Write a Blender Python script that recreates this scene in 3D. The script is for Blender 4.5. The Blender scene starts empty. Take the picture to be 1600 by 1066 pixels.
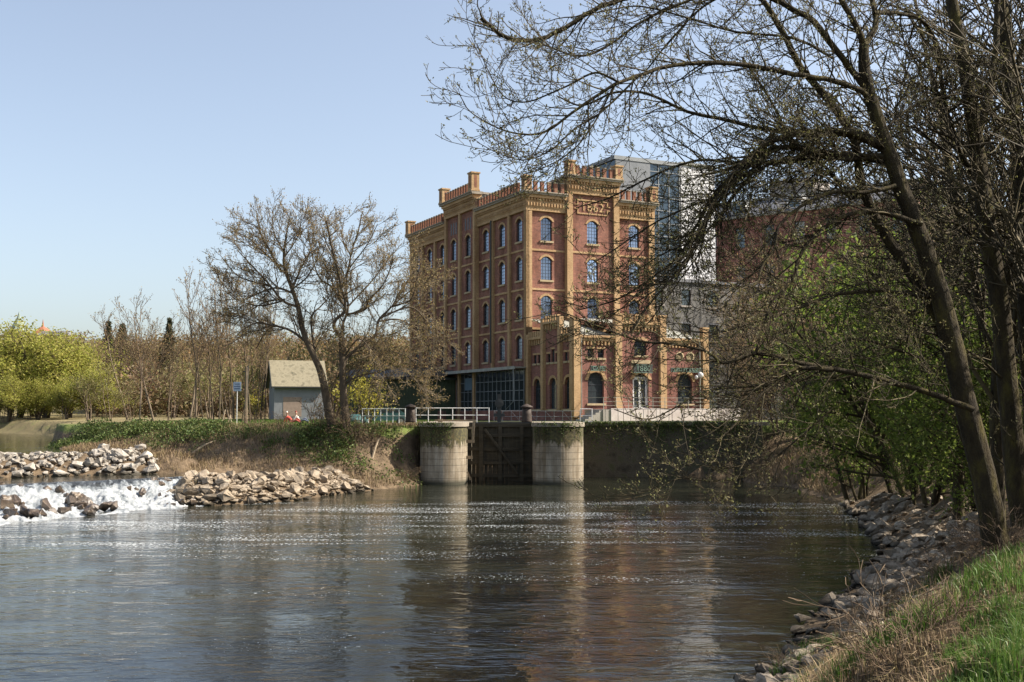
import bpy, bmesh, math, random
import numpy as np
from mathutils import Vector, Matrix
R = math.radians
C = bpy.context.scene.collection
SC = bpy.context.scene

# ------------------------------------------------------------------ camera, sky, sun, exposure
CAMZ, F, PITCH = 4.6, 1756.0, math.atan(115/1756.0)
cam = bpy.data.cameras.new('camera'); camo = bpy.data.objects.new('camera', cam); C.objects.link(camo)
camo.location = (0, 0, CAMZ); camo.rotation_euler = (math.pi/2 + PITCH, 0, 0)
cam.lens = 36*F/1600.0; cam.sensor_width = 36; cam.clip_start = 0.1; cam.clip_end = 5000
SC.camera = camo
SUN_AZ, SUN_EL = R(2), R(42)            # azimuth measured from +X
sdir = Vector((math.cos(SUN_EL)*math.cos(SUN_AZ), math.cos(SUN_EL)*math.sin(SUN_AZ), math.sin(SUN_EL)))
w = bpy.data.worlds.new('World'); SC.world = w; w.use_nodes = True
nt = w.node_tree; bg = nt.nodes['Background']
sky = nt.nodes.new('ShaderNodeTexSky'); sky.sky_type = 'NISHITA'; sky.sun_disc = False
sky.sun_elevation = SUN_EL; sky.sun_rotation = math.pi/2 - SUN_AZ
sky.air_density = 1.0; sky.dust_density = 2.4; sky.ozone_density = 1.6; sky.altitude = 100
skh = nt.nodes.new('ShaderNodeHueSaturation'); skh.inputs['Saturation'].default_value = .74; skh.inputs['Value'].default_value = .95
nt.links.new(sky.outputs[0], skh.inputs['Color']); nt.links.new(skh.outputs[0], bg.inputs[0]); bg.inputs[1].default_value = 0.115
sl = bpy.data.lights.new('sun', 'SUN'); sl.energy = 5.0; sl.angle = R(0.5); sl.color = (1.0, 0.92, 0.8)
so = bpy.data.objects.new('sun', sl); C.objects.link(so); so.rotation_euler = sdir.to_track_quat('Z', 'Y').to_euler()
SC.view_settings.view_transform = 'Standard'; SC.view_settings.look = 'None'
SC.view_settings.exposure = 1.0; SC.view_settings.gamma = 1
try:
    SC.cycles.max_bounces = 6; SC.cycles.diffuse_bounces = 3; SC.cycles.glossy_bounces = 3
    SC.cycles.transparent_max_bounces = 8
    SC.cycles.caustics_reflective = False; SC.cycles.caustics_refractive = False
except Exception: pass

def at(px, py, Y):
    u, v = (px-800)/F, (533-py)/F
    k = Y/(math.cos(PITCH) - math.sin(PITCH)*v)
    return Vector((u*k, Y, CAMZ + k*(math.sin(PITCH) + math.cos(PITCH)*v)))
def atz(px, py, z):
    u, v = (px-800)/F, (533-py)/F
    k = (z-CAMZ)/(math.sin(PITCH) + math.cos(PITCH)*v)
    return Vector((u*k, k*(math.cos(PITCH) - math.sin(PITCH)*v), z))

# ------------------------------------------------------------------ materials
def nodes(name):
    m = bpy.data.materials.new(name); m.use_nodes = True
    t = m.node_tree; return m, t, t.nodes, t.links, t.nodes['Principled BSDF']
def ramp(n, l, fac, stops):
    r = n.new('ShaderNodeValToRGB'); e = r.color_ramp.elements
    while len(e) < len(stops): e.new(0.5)
    for i, (p, c) in enumerate(stops):
        e[i].position = p; e[i].color = (*c, 1)
    l.new(fac, r.inputs[0]); return r.outputs[0]
def noise(n, l, vec, scale, detail=4, rough=.55, dist=0):
    t = n.new('ShaderNodeTexNoise'); t.inputs['Scale'].default_value = scale; t.inputs['Detail'].default_value = detail
    t.inputs['Roughness'].default_value = rough; t.inputs['Distortion'].default_value = dist
    if vec is not None: l.new(vec, t.inputs['Vector'])
    return t.outputs[0]
def bump(n, l, h, bs, strength, dist=.05):
    b = n.new('ShaderNodeBump'); b.inputs['Strength'].default_value = strength; b.inputs['Distance'].default_value = dist
    l.new(h, b.inputs['Height']); l.new(b.outputs[0], bs.inputs['Normal']); return b
def mapping(n, l, vec, scale=(1, 1, 1), rot=(0, 0, 0)):
    m = n.new('ShaderNodeMapping'); m.inputs['Scale'].default_value = scale; m.inputs['Rotation'].default_value = rot
    l.new(vec, m.inputs[0]); return m.outputs[0]
def mat_noise(name, c1, c2, scale=3, rough=.85, bstr=.3, bdist=.03, c3=None, detail=6, spec=.3, stretch=(1, 1, 1)):
    m, t, n, l, b = nodes(name)
    tc = n.new('ShaderNodeTexCoord'); v = mapping(n, l, tc.outputs['Object'], stretch)
    f = noise(n, l, v, scale, detail, .6)
    st = [(.3, c1), (.7, c2)] if c3 is None else [(.28, c1), (.5, c2), (.72, c3)]
    l.new(ramp(n, l, f, st), b.inputs['Base Color'])
    b.inputs['Roughness'].default_value = rough; b.inputs['Specular IOR Level'].default_value = spec
    if bstr: bump(n, l, noise(n, l, v, scale*6, 5, .6), b, bstr, bdist)
    return m
def mat_plain(name, c, rough=.6, metal=0, spec=.5):
    m, t, n, l, b = nodes(name)
    tc = n.new('ShaderNodeTexCoord'); f = noise(n, l, tc.outputs['Object'], 2.5, 5, .6)
    d = tuple(x*.78 for x in c); u = tuple(min(1, x*1.12) for x in c)
    l.new(ramp(n, l, f, [(.3, d), (.7, u)]), b.inputs['Base Color'])
    b.inputs['Roughness'].default_value = rough; b.inputs['Metallic'].default_value = metal
    b.inputs['Specular IOR Level'].default_value = spec
    return m
def mat_brick(name, c1, c2, mortar, bw=.25, bh=.075, stain=(.5, .45, .4), stain_amt=.35, offx=0):
    m, t, n, l, b = nodes(name)
    tc = n.new('ShaderNodeTexCoord'); sp = n.new('ShaderNodeSeparateXYZ'); l.new(tc.outputs['Object'], sp.inputs[0])
    ad = n.new('ShaderNodeMath'); l.new(sp.outputs[0], ad.inputs[0]); l.new(sp.outputs[1], ad.inputs[1])
    cb = n.new('ShaderNodeCombineXYZ'); l.new(ad.outputs[0], cb.inputs[0]); l.new(sp.outputs[2], cb.inputs[1])
    br = n.new('ShaderNodeTexBrick'); l.new(cb.outputs[0], br.inputs['Vector'])
    br.inputs['Color1'].default_value = (*c1, 1); br.inputs['Color2'].default_value = (*c2, 1); br.inputs['Mortar'].default_value = (*mortar, 1)
    br.inputs['Scale'].default_value = 1; br.inputs['Brick Width'].default_value = bw; br.inputs['Row Height'].default_value = bh
    br.inputs['Mortar Size'].default_value = .008; br.inputs['Bias'].default_value = 0
    f = noise(n, l, mapping(n, l, tc.outputs['Object'], (1, 1, .3)), .75, 8, .7)
    mx = n.new('ShaderNodeMix'); mx.data_type = 'RGBA'; mx.blend_type = 'MULTIPLY'
    l.new(br.outputs[0], mx.inputs[6]); l.new(ramp(n, l, f, [(.35, stain), (.6, (1, 1, 1))]), mx.inputs[7]); mx.inputs[0].default_value = min(1, stain_amt*2.4)
    f2 = noise(n, l, tc.outputs['Object'], 7, 4, .7)
    m2 = n.new('ShaderNodeMix'); m2.data_type = 'RGBA'; m2.blend_type = 'MULTIPLY'; m2.inputs[0].default_value = .55
    l.new(mx.outputs[2], m2.inputs[6]); l.new(ramp(n, l, f2, [(.3, (.5, .5, .5)), (.7, (1.15, 1.12, 1.1))]), m2.inputs[7])
    l.new(m2.outputs[2], b.inputs['Base Color']); b.inputs['Roughness'].default_value = .88
    b.inputs['Specular IOR Level'].default_value = .25
    bump(n, l, br.outputs['Fac'], b, .35, .01).invert = True
    return m
def mat_leaf(name, cols, rough=.6, trans=.35):
    m, t, n, l, b = nodes(name)
    g = n.new('ShaderNodeNewGeometry'); st = [(i/(max(1, len(cols)-1))*.9+.05, c) for i, c in enumerate(cols)]
    col = ramp(n, l, g.outputs['Random Per Island'], st)
    l.new(col, b.inputs['Base Color']); b.inputs['Roughness'].default_value = rough; b.inputs['Specular IOR Level'].default_value = .25
    tr = n.new('ShaderNodeBsdfTranslucent'); l.new(col, tr.inputs[0])
    mx = n.new('ShaderNodeMixShader'); mx.inputs[0].default_value = trans
    l.new(b.outputs[0], mx.inputs[1]); l.new(tr.outputs[0], mx.inputs[2]); l.new(mx.outputs[0], n['Material Output'].inputs[0])
    return m

M = {}
M['red'] = mat_brick('red_brick', (.35, .14, .095), (.22, .085, .065), (.30, .23, .17), stain_amt=.45)
M['dred'] = mat_brick('annex_red_brick', (.34, .14, .105), (.23, .095, .075), (.27, .2, .17))
M['yel'] = mat_brick('yellow_brick', (.56, .375, .20), (.46, .30, .155), (.42, .31, .18), stain=(.6, .5, .42), stain_amt=.28)
M['merlon'] = mat_brick('merlon_brick', (.35, .15, .085), (.26, .11, .065), (.3, .2, .15))
M['cstone'] = mat_noise('cornice_stone', (.22, .19, .15), (.34, .29, .22), 2, .85, .2)
M['sill'] = mat_noise('sill_stone', (.32, .25, .15), (.45, .35, .21), 3, .85, .2)
M['frame'] = mat_plain('window_iron', (.035, .04, .05), .5)
def mat_glass(name, c, metal, rough=.08):
    m, t, n, l, b = nodes(name)
    tc = n.new('ShaderNodeTexCoord'); oi = n.new('ShaderNodeObjectInfo')
    hs = n.new('ShaderNodeHueSaturation'); hs.inputs['Color'].default_value = (*c, 1)
    mr = n.new('ShaderNodeMapRange'); mr.inputs[3].default_value = .15; mr.inputs[4].default_value = 1.25
    l.new(oi.outputs['Random'], mr.inputs[0]); l.new(mr.outputs[0], hs.inputs['Value'])
    l.new(hs.outputs[0], b.inputs['Base Color']); b.inputs['Metallic'].default_value = metal; b.inputs['Roughness'].default_value = rough
    bump(n, l, noise(n, l, tc.outputs['Object'], 1.6, 2), b, .15, .05)
    return m
M['glass'] = mat_glass('window_glass', (.30, .38, .52), .75)
M['dglass'] = mat_glass('dark_glass', (.09, .11, .12), .5)
M['bglass'] = mat_glass('blue_tower_glass', (.30, .42, .52), .6, .15)
M['dark'] = mat_plain('dark_metal', (.03, .032, .03), .55)
M['white'] = mat_plain('white_paint', (.62, .62, .6), .5)
M['panel'] = mat_noise('pale_pink_panel', (.48, .40, .38), (.62, .55, .53), 1.2, .7, .05)
M['grey'] = mat_plain('grey_paint', (.22, .23, .23), .5)
M['zinc'] = mat_noise('zinc_roof', (.20, .20, .17), (.36, .35, .30), 1.5, .6, .1)
M['wood'] = mat_noise('wet_gate_timber', (.035, .03, .02), (.085, .07, .045), 2, .8, .4, .02, stretch=(.4, .4, 3))
M['lwood'] = mat_noise('weathered_timber', (.22, .17, .11), (.36, .28, .19), 4, .85, .3, .01)
M['iron'] = mat_noise('rusty_iron', (.035, .027, .022), (.07, .05, .038), 5, .7, .2, .01)
M['green_board'] = mat_noise('green_boarding', (.045, .06, .035), (.075, .09, .05), 1.2, .75, .1)
M['render'] = mat_noise('grey_render', (.15, .16, .17), (.22, .23, .24), 1.1, .9, .15, c3=(.18, .185, .195))  # darkened: tree shade on the small house wall is put into the colour
M['sunpatch'] = mat_noise('sunlit_render', (.24, .18, .14), (.33, .25, .2), 3, .9, .1)
M['tile'] = mat_noise('lichen_tiles', (.10, .09, .06), (.25, .22, .15), 2.2, .9, .4, .03, c3=(.17, .15, .10))
M['corr'] = mat_plain('white_corrugated', (.60, .59, .585), .5)
M['wred'] = mat_brick('warehouse_brick', (.30, .12, .09), (.21, .08, .065), (.27, .21, .18))
M['conc'] = mat_noise('grey_concrete', (.26, .23, .2), (.36, .325, .29), .8, .9, .15)
M['slate'] = mat_noise('slate_roof', (.12, .12, .13), (.20, .20, .21), 1.2, .7, .2)
M['letter'] = mat_plain('green_letters', (.11, .17, .13), .5)
M['bark'] = mat_noise('mossy_bark', (.019, .014, .008), (.048, .036, .018), 5, .95, 1.0, .06, c3=(.10, .082, .022), stretch=(1, 1, .35))
M['bark2'] = mat_noise('brown_bark', (.06, .045, .03), (.13, .10, .065), 4, .95, .6, .03, stretch=(1, 1, .4))
M['bark3'] = mat_noise('pale_bark', (.12, .09, .06), (.24, .185, .13), 3, .95, .3, .03)
M['twig'] = mat_leaf('twig_wood', [(.03, .023, .012), (.065, .05, .022), (.04, .03, .016), (.12, .095, .05)], .8, 0)
M['twig3'] = mat_leaf('grey_twig_wood', [(.09, .07, .048), (.16, .125, .08), (.12, .095, .06)], .8, 0)
M['twig2'] = mat_leaf('pale_twig_wood', [(.10, .07, .045), (.18, .125, .075), (.13, .085, .055)], .8, 0)
M['bud'] = mat_leaf('green_buds', [(.16, .15, .05), (.22, .22, .08), (.12, .11, .05), (.26, .22, .10)])
M['catkin'] = mat_leaf('brown_catkins', [(.30, .20, .09), (.22, .15, .07), (.36, .26, .10), (.24, .22, .08)])
M['lime'] = mat_leaf('lime_leaves', [(.26, .27, .05), (.34, .35, .06), (.30, .28, .07), (.38, .33, .09)], trans=.5)
M['olive'] = mat_leaf('olive_leaves', [(.16, .15, .05), (.22, .19, .07), (.14, .15, .05)])
M['orange'] = mat_leaf('rust_brown_leaves', [(.24, .14, .06), (.30, .18, .07), (.19, .14, .07), (.22, .19, .06)])
M['yellow'] = mat_leaf('yellow_blossom', [(.42, .34, .03), (.34, .30, .05), (.28, .26, .05)])
M['green'] = mat_leaf('fresh_green_leaves', [(.09, .13, .025), (.15, .20, .035), (.11, .16, .03), (.24, .27, .06)], trans=.6)
M['conifer'] = mat_leaf('dark_needles', [(.03, .045, .025), (.05, .06, .03), (.09, .07, .035)], trans=.1)
M['bramble'] = mat_leaf('bramble_leaves', [(.05, .085, .02), (.10, .15, .035), (.08, .08, .03), (.14, .17, .04)], trans=.25)
M['straw'] = mat_leaf('dry_stalks', [(.32, .23, .13), (.42, .32, .19), (.24, .16, .09), (.36, .25, .13)], .8, .15)
M['grassb'] = mat_leaf('grass_blades', [(.05, .10, .015), (.08, .16, .02), (.10, .18, .03), (.17, .19, .06), (.06, .12, .02)], .5, .3)
M['bstraw'] = mat_leaf('brown_stalks', [(.20, .14, .085), (.28, .20, .12), (.13, .09, .05), (.24, .19, .09)], .85, .1)
M['farwood'] = mat_leaf('far_wood_leaves', [(.15, .10, .065), (.22, .13, .07), (.17, .14, .08), (.21, .15, .075), (.18, .17, .06)])
def mat_rock(name, c1, c2, c3, rough=.85, spec=.3, wl=.0):
    m, t, n, l, b = nodes(name)
    tc = n.new('ShaderNodeTexCoord'); oi = n.new('ShaderNodeObjectInfo')
    f = noise(n, l, tc.outputs['Object'], 2.2, 8, .7)
    hs = n.new('ShaderNodeHueSaturation'); mr = n.new('ShaderNodeMapRange'); mr.inputs[3].default_value = .72; mr.inputs[4].default_value = 1.25
    l.new(oi.outputs['Random'], mr.inputs[0]); l.new(mr.outputs[0], hs.inputs['Value'])
    l.new(ramp(n, l, f, [(.3, c1), (.5, c2), (.7, c3)]), hs.inputs['Color']); ge = n.new('ShaderNodeNewGeometry'); sz = n.new('ShaderNodeSeparateXYZ'); l.new(ge.outputs['Position'], sz.inputs[0]); wr = n.new('ShaderNodeMapRange'); wr.inputs[1].default_value = wl+.10; wr.inputs[2].default_value = wl+.24
    l.new(sz.outputs[2], wr.inputs[0]); mw_ = n.new('ShaderNodeMix'); mw_.data_type = 'RGBA'; mw_.blend_type = 'MIX'; l.new(wr.outputs[0], mw_.inputs[0]); mw_.inputs[6].default_value = (c1[0]*.3, c1[1]*.3, c1[2]*.28, 1)
    l.new(hs.outputs[0], mw_.inputs[7]); l.new(mw_.outputs[2], b.inputs['Base Color'])
    b.inputs['Roughness'].default_value = rough; b.inputs['Specular IOR Level'].default_value = spec
    bump(n, l, noise(n, l, tc.outputs['Object'], 7, 8, .7), b, .6, .05)
    return m
M['rock'] = mat_rock('tan_limestone', (.14, .11, .075), (.27, .215, .155), (.38, .32, .245))
M['wrock'] = mat_rock('white_limestone', (.20, .17, .13), (.36, .32, .27), (.50, .46, .40), wl=1.1)
M['wet'] = mat_rock('wet_brown_rock', (.035, .025, .018), (.09, .065, .045), (.22, .16, .10), .35, .6)
M['srock'] = mat_rock('shore_stone', (.10, .08, .06), (.25, .205, .155), (.42, .355, .275))

def mat_pier(name):
    m, t, n, l, b = nodes(name)
    tc = n.new('ShaderNodeTexCoord'); sp = n.new('ShaderNodeSeparateXYZ'); l.new(tc.outputs['Object'], sp.inputs[0])
    f = noise(n, l, tc.outputs['Object'], 1.3, 8, .65)
    base = ramp(n, l, f, [(.3, (.24, .20, .145)), (.7, (.44, .38, .29))])
    # block joints
    mm = n.new('ShaderNodeMath'); mm.operation = 'PINGPONG'; mm.inputs[1].default_value = .21; l.new(sp.outputs[2], mm.inputs[0])
    lt = n.new('ShaderNodeMath'); lt.operation = 'LESS_THAN'; lt.inputs[1].default_value = .012; l.new(mm.outputs[0], lt.inputs[0])
    m1 = n.new('ShaderNodeMix'); m1.data_type = 'RGBA'; l.new(lt.outputs[0], m1.inputs[0]); l.new(base, m1.inputs[6]); m1.inputs[7].default_value = (.11, .09, .07, 1)
    # moss and dirt streaks growing on the upper courses
    f2 = noise(n, l, mapping(n, l, tc.outputs['Object'], (1.2, 1.2, .45)), 1.5, 7, .7)
    zz = n.new('ShaderNodeMapRange'); zz.inputs[1].default_value = 1.6; zz.inputs[2].default_value = 3.4; zz.inputs[3].default_value = -.25; zz.inputs[4].default_value = .28
    l.new(sp.outputs[2], zz.inputs[0]); ad = n.new('ShaderNodeMath'); l.new(f2, ad.inputs[0]); l.new(zz.outputs[0], ad.inputs[1])
    mk = ramp(n, l, ad.outputs[0], [(.5, (0, 0, 0)), (.6, (1, 1, 1))])
    mo = ramp(n, l, noise(n, l, tc.outputs['Object'], 6, 4), [(.35, (.05, .045, .025)), (.55, (.10, .09, .035)), (.75, (.17, .13, .06))])
    m2 = n.new('ShaderNodeMix'); m2.data_type = 'RGBA'; l.new(mk, m2.inputs[0]); l.new(m1.outputs[2], m2.inputs[6]); l.new(mo, m2.inputs[7])
    # dark tide mark and rust coloured runs
    td = n.new('ShaderNodeMapRange'); td.inputs[1].default_value = .12; td.inputs[2].default_value = .42; l.new(sp.outputs[2], td.inputs[0])
    nr = noise(n, l, mapping(n, l, tc.outputs['Object'], (1.6, 1.6, .12)), 1.4, 6, .7)
    m3 = n.new('ShaderNodeMix'); m3.data_type = 'RGBA'; m3.blend_type = 'MULTIPLY'; m3.inputs[0].default_value = .85; l.new(m2.outputs[2], m3.inputs[6]); l.new(ramp(n, l, nr, [(.35, (.45, .38, .28)), (.58, (1, 1, 1))]), m3.inputs[7])
    m4 = n.new('ShaderNodeMix'); m4.data_type = 'RGBA'; l.new(td.outputs[0], m4.inputs[0]); m4.inputs[6].default_value = (.06, .055, .035, 1); l.new(m3.outputs[2], m4.inputs[7])
    l.new(m4.outputs[2], b.inputs['Base Color']); b.inputs['Roughness'].default_value = .9
    bump(n, l, f, b, .5, .06)
    return m
M['pier'] = mat_pier('mossy_pier_stone')
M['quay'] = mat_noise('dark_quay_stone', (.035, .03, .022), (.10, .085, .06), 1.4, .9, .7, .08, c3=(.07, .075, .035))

def mat_ground():
    m, t, n, l, b = nodes('bank_ground')
    tc = n.new('ShaderNodeTexCoord'); P = tc.outputs['Object']
    dirt = ramp(n, l, noise(n, l, P, 1.6, 10, .7), [(.3, (.06, .043, .028)), (.5, (.14, .10, .062)), (.7, (.24, .175, .11))])
    grass = ramp(n, l, noise(n, l, P, 2.2, 8, .7), [(.3, (.075, .11, .025)), (.5, (.13, .17, .04)), (.7, (.20, .19, .085))])
    sp = n.new('ShaderNodeSeparateXYZ'); l.new(P, sp.inputs[0])
    z = n.new('ShaderNodeMapRange'); z.inputs[1].default_value = 2.4; z.inputs[2].default_value = 4.0; z.inputs[3].default_value = -.35; z.inputs[4].default_value = .35
    l.new(sp.outputs[2], z.inputs[0])
    ad = n.new('ShaderNodeMath'); l.new(z.outputs[0], ad.inputs[0]); l.new(noise(n, l, P, .35, 8, .7), ad.inputs[1])
    mk = ramp(n, l, ad.outputs[0], [(.47, (0, 0, 0)), (.6, (1, 1, 1))])
    mx = n.new('ShaderNodeMix'); mx.data_type = 'RGBA'; l.new(mk, mx.inputs[0]); l.new(dirt, mx.inputs[6]); l.new(grass, mx.inputs[7])
    dry = ramp(n, l, noise(n, l, P, .5, 8, .7), [(.3, (.14, .12, .055)), (.5, (.21, .165, .085)), (.7, (.17, .17, .06))])
    fy = n.new('ShaderNodeMapRange'); fy.inputs[1].default_value = 98; fy.inputs[2].default_value = 112; l.new(sp.outputs[1], fy.inputs[0])
    mf = n.new('ShaderNodeMix'); mf.data_type = 'RGBA'; l.new(fy.outputs[0], mf.inputs[0]); l.new(mx.outputs[2], mf.inputs[6]); l.new(dry, mf.inputs[7])
    l.new(mf.outputs[2], b.inputs['Base Color']); b.inputs['Roughness'].default_value = .95; b.inputs['Specular IOR Level'].default_value = .2
    bump(n, l, noise(n, l, P, 5, 10, .75), b, .9, .12)
    return m
M['ground'] = mat_ground()

def mat_water(name, foam=True, ripple=1.0):
    m, t, n, l, b = nodes(name)
    tc = n.new('ShaderNodeTexCoord'); P = tc.outputs['Object']
    base = ramp(n, l, noise(n, l, P, .15, 3), [(.3, (.014, .015, .009)), (.7, (.023, .025, .016))])
    b.inputs['Roughness'].default_value = .04; b.inputs['IOR'].default_value = 1.33
    h1 = noise(n, l, mapping(n, l, P, (.62, 1.25, 1), (0, 0, .18)), 1.5, 2, .5, .5)
    h2 = noise(n, l, mapping(n, l, P, (.7, 1.4, 1), (0, 0, -.15)), 5.0, 3, .55, .3)
    h3 = noise(n, l, P, .28, 3, .5)
    a = n.new('ShaderNodeMath'); a.operation = 'MULTIPLY_ADD'; l.new(h2, a.inputs[0]); a.inputs[1].default_value = .34; l.new(h1, a.inputs[2])
    # calm and ruffled patches
    mr = n.new('ShaderNodeMapRange'); mr.inputs[1].default_value = .35; mr.inputs[2].default_value = .65; mr.inputs[3].default_value = .35; mr.inputs[4].default_value = 1.45
    l.new(h3, mr.inputs[0]); mu = n.new('ShaderNodeMath'); mu.operation = 'MULTIPLY'; l.new(a.outputs[0], mu.inputs[0]); l.new(mr.outputs[0], mu.inputs[1])
    bump(n, l, mu.outputs[0], b, ripple, .042)
    if foam:
        sp = n.new('ShaderNodeSeparateXYZ'); l.new(P, sp.inputs[0])
        # drifting foam: bands of bubbles strung across the current, thickest below the rapids
        band = noise(n, l, mapping(n, l, P, (.09, .42, 1), (0, 0, .10)), 1.0, 4, .6, .9)
        fine = noise(n, l, mapping(n, l, P, (1, 1.0, 1)), 9.0, 2, .7)
        yb = n.new('ShaderNodeMapRange'); yb.interpolation_type = 'SMOOTHSTEP'
        yb.inputs[1].default_value = 22; yb.inputs[2].default_value = 46; yb.inputs[3].default_value = -.21; yb.inputs[4].default_value = .0
        l.new(sp.outputs[1], yb.inputs[0])
        yc = n.new('ShaderNodeMapRange'); yc.interpolation_type = 'SMOOTHSTEP'
        yc.inputs[1].default_value = 58; yc.inputs[2].default_value = 64; yc.inputs[3].default_value = 0; yc.inputs[4].default_value = -.3
        l.new(sp.outputs[1], yc.inputs[0])
        xb = n.new('ShaderNodeMapRange'); xb.inputs[1].default_value = -14; xb.inputs[2].default_value = 12; xb.inputs[3].default_value = -.03; xb.inputs[4].default_value = -.03
        l.new(sp.outputs[0], xb.inputs[0])
        def add(p, q, k=1.0):
            z = n.new('ShaderNodeMath'); z.operation = 'MULTIPLY_ADD'; l.new(q, z.inputs[0]); z.inputs[1].default_value = k; l.new(p, z.inputs[2]); return z.outputs[0]
        s = add(add(add(add(band, fine, 1.6), yb.outputs[0]), yc.outputs[0]), xb.outputs[0])
        mk = ramp(n, l, s, [(0, (0, 0, 0)), (1, (1, 1, 1))]); rr = mk.node.color_ramp.elements; 
        sub = n.new('ShaderNodeMapRange'); sub.inputs[1].default_value = 1.475; sub.inputs[2].default_value = 1.53; l.new(s, sub.inputs[0])
        mx = n.new('ShaderNodeMix'); mx.data_type = 'RGBA'; l.new(sub.outputs[0], mx.inputs[0]); l.new(base, mx.inputs[6]); mx.inputs[7].default_value = (.62, .64, .63, 1)
        l.new(mx.outputs[2], b.inputs['Base Color'])
        r2 = n.new('ShaderNodeMapRange'); r2.inputs[3].default_value = .04; r2.inputs[4].default_value = .6; l.new(sub.outputs[0], r2.inputs[0]); l.new(r2.outputs[0], b.inputs['Roughness'])
    else:
        l.new(base, b.inputs['Base Color'])
    return m
M['water'] = mat_water('river_water', True, 1.0)
M['pool'] = mat_water('pool_water', False, .6)
def mat_rapids():
    m, t, n, l, b = nodes('rapids_water')
    tc = n.new('ShaderNodeTexCoord'); P = tc.outputs['Object']
    f = noise(n, l, mapping(n, l, mapping(n, l, P, (1, 1, 1), (0, 0, R(63))), (.55, 2.0, 1.2)), 1.3, 7, .62, .4)
    at_ = n.new('ShaderNodeAttribute'); at_.attribute_name = 'fall'
    ad = n.new('ShaderNodeMath'); l.new(f, ad.inputs[0]); l.new(at_.outputs['Fac'], ad.inputs[1])
    c = ramp(n, l, ad.outputs[0], [(.40, (.03, .035, .04)), (.52, (.30, .33, .35)), (.64, (.64, .66, .66)), (.9, (.78, .79, .78))])
    l.new(c, b.inputs['Base Color']); b.inputs['Roughness'].default_value = .35
    bump(n, l, noise(n, l, P, 5, 9, .8), b, 1.0, .25)
    return m
M['rapids'] = mat_rapids()

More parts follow.
